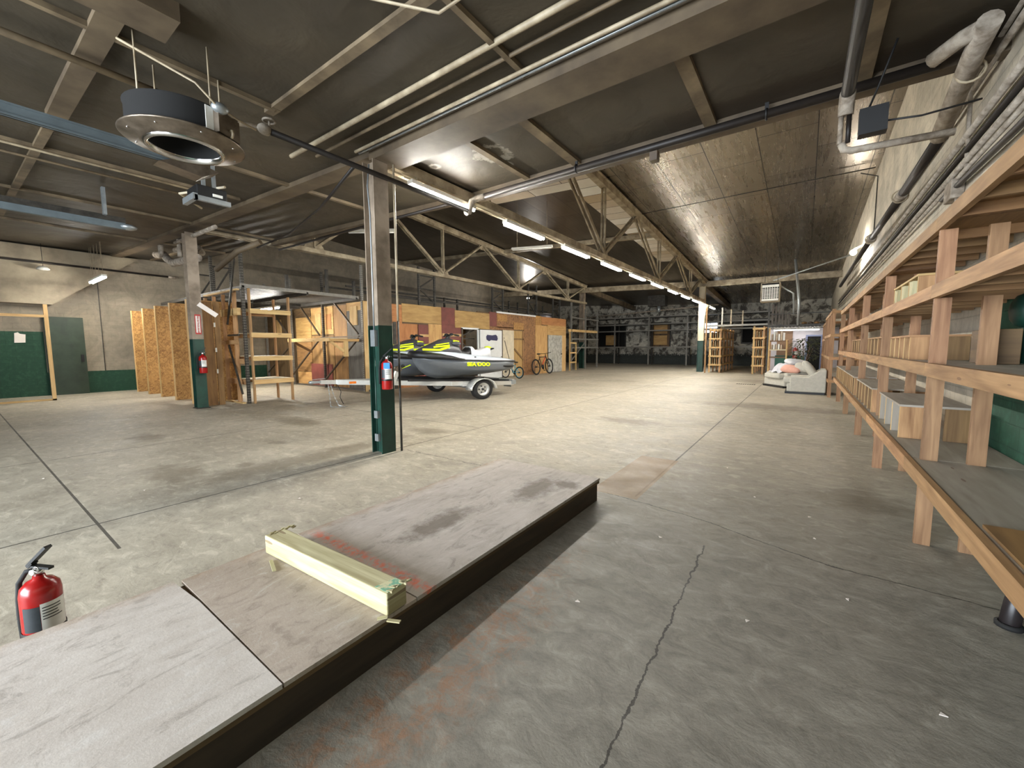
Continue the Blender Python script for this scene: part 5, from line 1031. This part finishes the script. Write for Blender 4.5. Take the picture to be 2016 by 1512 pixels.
t = thing('valve', 'pale round valve joining the cream and black pipes', 'valve', (-5.0, 2.25, 4.0)); MB().ball((-4.97, 2.25, 4.01), .06, .08, .06).build('body', M['lag'], t); MB().torus((-4.97, 2.3, 4.12), .06, .012, 'z', 14, 6).build('hand_wheel', M['lag'], t); MB().tube([(-4.97, 2.3, 4.03), (-4.97, 2.3, 4.12)], .01, 5).build('stem', M['lag'], t)
MB().tube([(-5.75, 2.3, 4.33), (-5.4, 2.3, 4.2), (-5.0, 2.25, 4.02)], .03, 6).build('feed_pipe', M['soot'], t)
t = thing('black_pipe', 'black pipe sloping from the valve past the nearest column to the first light', 'pipe', (-4.95, 3, 4)); MB().tube([(-4.95, 2.3, 4.0), (-4.95, 5.55, 4.0)], .035, 10).build('run', M['blackpipe'], t)
t = thing('black_pipe', 'long black pipe crossing the hall below the edge of the brown ceiling', 'pipe', (-2, 5.8, 4.3))
MB().tube([(-4.75, 5.8, 4.27), (.92, 5.8, 4.3)], .05, 12).build('run', M['blackpipe'], t)
MB().tube([(-4.75, 5.8, 4.27), (-4.93, 5.78, 4.26), (-4.97, 5.7, 4.2), (-4.97, 5.62, 4.0), (-4.97, 5.55, 3.97)], .055, 10).build('elbow', M['lag'], t)
for x in (-2.95, -.5): MB().torus((x, 5.8, 4.29), .058, .012, 'x', 14, 6).build('pipe_clamp', M['black'], t); MB().box(x-.02, x+.02, 5.79, 5.81, 4.34, 4.42).build('clamp_rod', M['black'], t)
MB().box(-1.85, -1.75, 5.8, 5.92, 4.12, 4.25).build('sensor', M['rackbrown'], t)
t = thing('drop_pipe', 'dark pipe running towards the camera with a pale drop at the upper right', 'pipe', (.22, 4, 4.1))
MB().tube([(.25, .5, 4.12), (.22, 5.45, 4.1)], .055, 12).build('run', M['blackpipe'], t); MB().tube([(.22, 5.42, 4.1), (.22, 5.56, 4.05), (.22, 5.58, 3.95)], .065, 10).build('elbow', M['lag'], t)
for dx in (-.035, .03): MB().tube([(.22+dx, 5.58, 3.95), (.22+dx, 5.58, 3.68)], .022, 8).build('drop', M['lag'] if dx < 0 else M['blackpipe'], t)
MB().tube([(.2, 5.58, 3.68), (.22, 5.58, 3.62), (.28, 5.6, 3.6), (1.05, 5.75, 3.62)], .035, 8).build('branch', M['lag'], t)
t = thing('junction_box', 'black square box beside the pale drop pipe', 'junction box', (.4, 5.6, 3.8)); MB().box(.33, .55, 5.56, 5.68, 3.72, 3.97).build('box', M['black'], t); MB().tube([(.55, 5.62, 3.82), (.8, 5.65, 3.8), (1.2, 5.7, 3.84)], .01, 5).build('cable', M['black'], t); MB().tube([(.4, 5.6, 3.97), (.45, 5.5, 4.1), (.55, 5.3, 4.4)], .01, 5).build('cable', M['black'], t)
# pipes on the right wall
t = thing('lagged_pipe', 'thick lagged pipe along the top of the right wall', 'pipe', (1.1, 9, 4.1))
MB().tube([(1.12, 5.3, 4.3), (1.12, 5.7, 4.25), (1.14, 6.9, 4.0)], .085, 12).build('lagging', M['lag'], t); MB().tube([(1.15, 6.9, 4.0), (1.16, 9.2, 4.05)], .06, 12).build('bare_run', M['blackpipe'], t); MB().tube([(1.16, 9.2, 4.05), (1.16, 9.6, 4.06)], .075, 12).build('joint', M['lag'], t)
MB().tube([(1.16, 9.6, 4.06), (1.16, 13.0, 4.15)], .06, 12).build('bare_run', M['blackpipe'], t); MB().tube([(1.16, 13.0, 4.15), (1.16, 13.5, 4.17)], .09, 12).build('joint', M['lag'], t); MB().tube([(1.16, 13.5, 4.17), (1.16, 24.0, 4.3)], .06, 12).build('bare_run', M['blackpipe'], t)
MB().tube([(1.12, 5.35, 4.3), (1.0, 5.5, 4.32), (.85, 5.7, 4.3)], .07, 10).build('wrapped_elbow', M['lag'], t)
for y, z_ in ((5.9, 4.2), (9.4, 4.05), (13.2, 4.15)): MB().torus((1.15, y, z_), .1, .012, 'y', 14, 5).build('hanger_strap', M['truss'], t)
for i, (z_, r_, y1, mt) in enumerate([(3.88, .035, 28, 'lag'), (3.72, .03, 28, 'blackpipe'), (3.6, .03, 28, 'lag'), (3.5, .022, 28, 'lag'), (3.35, .03, 7.6, 'blackpipe'), (4.3, .03, 12, 'lag'), (4.45, .025, 24, 'lag'), (3.2, .028, 28, 'blackpipe')]):
    y0 = 3.0 if i != 7 else 7.7
    conduit([(1.33, y0, z_), (1.33, (y0+y1)/2, z_+.03), (1.33, y1, z_+.1)], r_, mt, '%s pipe running along the right wall, %s' % (['pale', 'dark', 'pale', 'thin pale', 'dark', 'pale', 'thin pale', 'dark'][i], ['just below the lagged pipe', 'second below the lagged pipe', 'third below the lagged pipe', 'fourth below the lagged pipe', 'ending at the junction box', 'short one above the lagged pipe', 'topmost of the bundle', 'starting beyond the junction box'][i]), 'pipe', 'pipe')
t = thing('junction_box', 'grimy square junction box on the right wall above the shelving', 'junction box', (1.33, 7.3, 3.4)); MB().box(1.28, 1.395, 6.95, 7.25, 3.3, 3.52).build('box', M['lag'], t, .01); MB().tube([(1.34, 7.0, 3.3), (1.34, 7.0, 2.6)], .014, 6).build('drop', M['lag'], t); MB().tube([(1.34, 6.7, 3.5), (1.34, 6.75, 3.9), (1.3, 6.6, 4.4)], .02, 6).build('riser', M['lag'], t)
conduit([(1.0, 15, 6.3), (1.38, 15.2, 6.2), (1.38, 15.2, 4.5)], .015, 'rack', 'thin conduit dropping from the foil ceiling down the right wall')
conduit([(-5.0, 15.0, 6.35), (1.3, 15.0, 6.38)], .015, 'rack', 'thin conduit crossing the foil ceiling')
conduit([(1.36, 3.62, 2.0), (1.36, 3.62, 2.62)], .02, 'green', 'green painted conduit stub on the right wall behind the shelving') if False else None
# cream conduits under the low ceiling beside the main beam
for i, (y, r_, mt, x0) in enumerate([(3.66, .014, 'galv', -5.3), (3.6, .02, 'truss', -5.3), (3.2, .03, 'truss', -6.3), (3.42, .02, 'soot', -6.0)]):
    conduit([(x0, y, 4.36 if i < 2 else 4.42), (1.35, y, 4.36 if i < 2 else 4.42)], r_, mt, ['thin bright conduit along the main ceiling beam', 'cream conduit along the main ceiling beam', 'thicker cream pipe under the brown ceiling, second from the main beam', 'thin sooty pipe between the cream pipe and the main beam'][i])
conduit([(-5.35, 3.62, 4.2), (-7.5, 4.3, 4.2), (-10.5, 5.2, 4.42), (-13.0, 5.5, 4.5)], .025, 'blackpipe', 'dark cable run under the ceiling left of the nearest column', 'cable', 'cable')
conduit([(-9.6, 3.1, 4.3), (-9.0, 2.6, 4.3), (-7.9, 2.9, 4.25)], .02, 'cream', 'bent cream conduit left of the black door opener')
conduit([(-4.0, 1.0, 4.43), (-2.6, 2.6, 4.36), (-1.2, 2.62, 4.38), (.3, 2.3, 4.43)], .012, 'truss', 'loose white cable looping along the brown ceiling', 'cable', 'cable')
conduit([(-13.0, 6.1, 4.55), (-8, 5.9, 4.4), (-5.4, 5.9, 4.35)], .03, 'blackpipe', 'dark pipe under the ceiling edge from the left column to the nearest column', 'pipe', 'pipe')

# ================================================================== SMALL THINGS
t = thing('wall_valve', 'rounded green painted valve body on the green right wall, cut by the right edge', 'valve', (1.36, 4.8, 1.8)); MB().ball((1.33, 4.8, 1.86), .07, .13, .13).build('body', M['green'], t); MB().tube([(1.36, 4.8, 1.46), (1.36, 4.8, 2.0)], .03, 8).build('pipe', M['green'], t)
t = thing('floor_pipe', 'dark bent pipe running into the floor under the nearest shelf', 'pipe', (1.1, 3.5, 0)); MB().tube([(1.36, 4.0, .5), (1.22, 3.8, .42), (1.08, 3.55, .2), (1.02, 3.42, .0)], [.035, .04, .042, .045], 10).build('pipe', M['bikeframe'], t); MB().lathe([(.045, 0), (.058, 0), (.058, .02), (.045, .025)], (1.02, 3.42, .0), 14).build('collar', M['rubber'], t)
CH = ['beyond the curved crack, right of the brown patch', 'beyond the curved crack towards the second shelf leg', 'between the platform corner and the straight crack', 'just beyond the curved crack below the dark stain', 'on the near side of the curved crack', 'right of the middle of the straight crack', 'between the left joint and the near platform edge', 'left of the far half of the platform', 'left of the fire extinguisher beyond the joint', 'farthest one, beside the brown floor patch', 'nearest the front of the right shelving', 'between the platform side and the straight crack']
for i, (x, y) in enumerate([(-.35, 4.9), (.1, 4.6), (-.9, 3.4), (.15, 4.1), (.3, 3.2), (-.2, 2.6), (-6.0, 1.2), (-4.3, 2.1), (-7.6, .6), (-.75, 5.9), (.55, 2.4), (-1.1, 2.2)]):
    a_ = R.random()*3; tag(MB().prism([(x, y), (x+.03*math.cos(a_), y+.03*math.sin(a_)), (x+.02*math.cos(a_+.9), y+.025*math.sin(a_+.9))], 'xy', .0005, .004).build('floor_chip', M['paper']), 'tiny pale chip on the concrete floor, '+CH[i], 'debris', 'tiny pale chips on the floor')
t = thing('floor_drain', 'dark floor grating by the left armchair', 'drain', (-1.9, 19.6, 0))
for k in range(9): MB().box(-2.3+.08*k, -2.26+.08*k, 19.5, 19.75, .001, .008).build('bar', M['rack'], t)
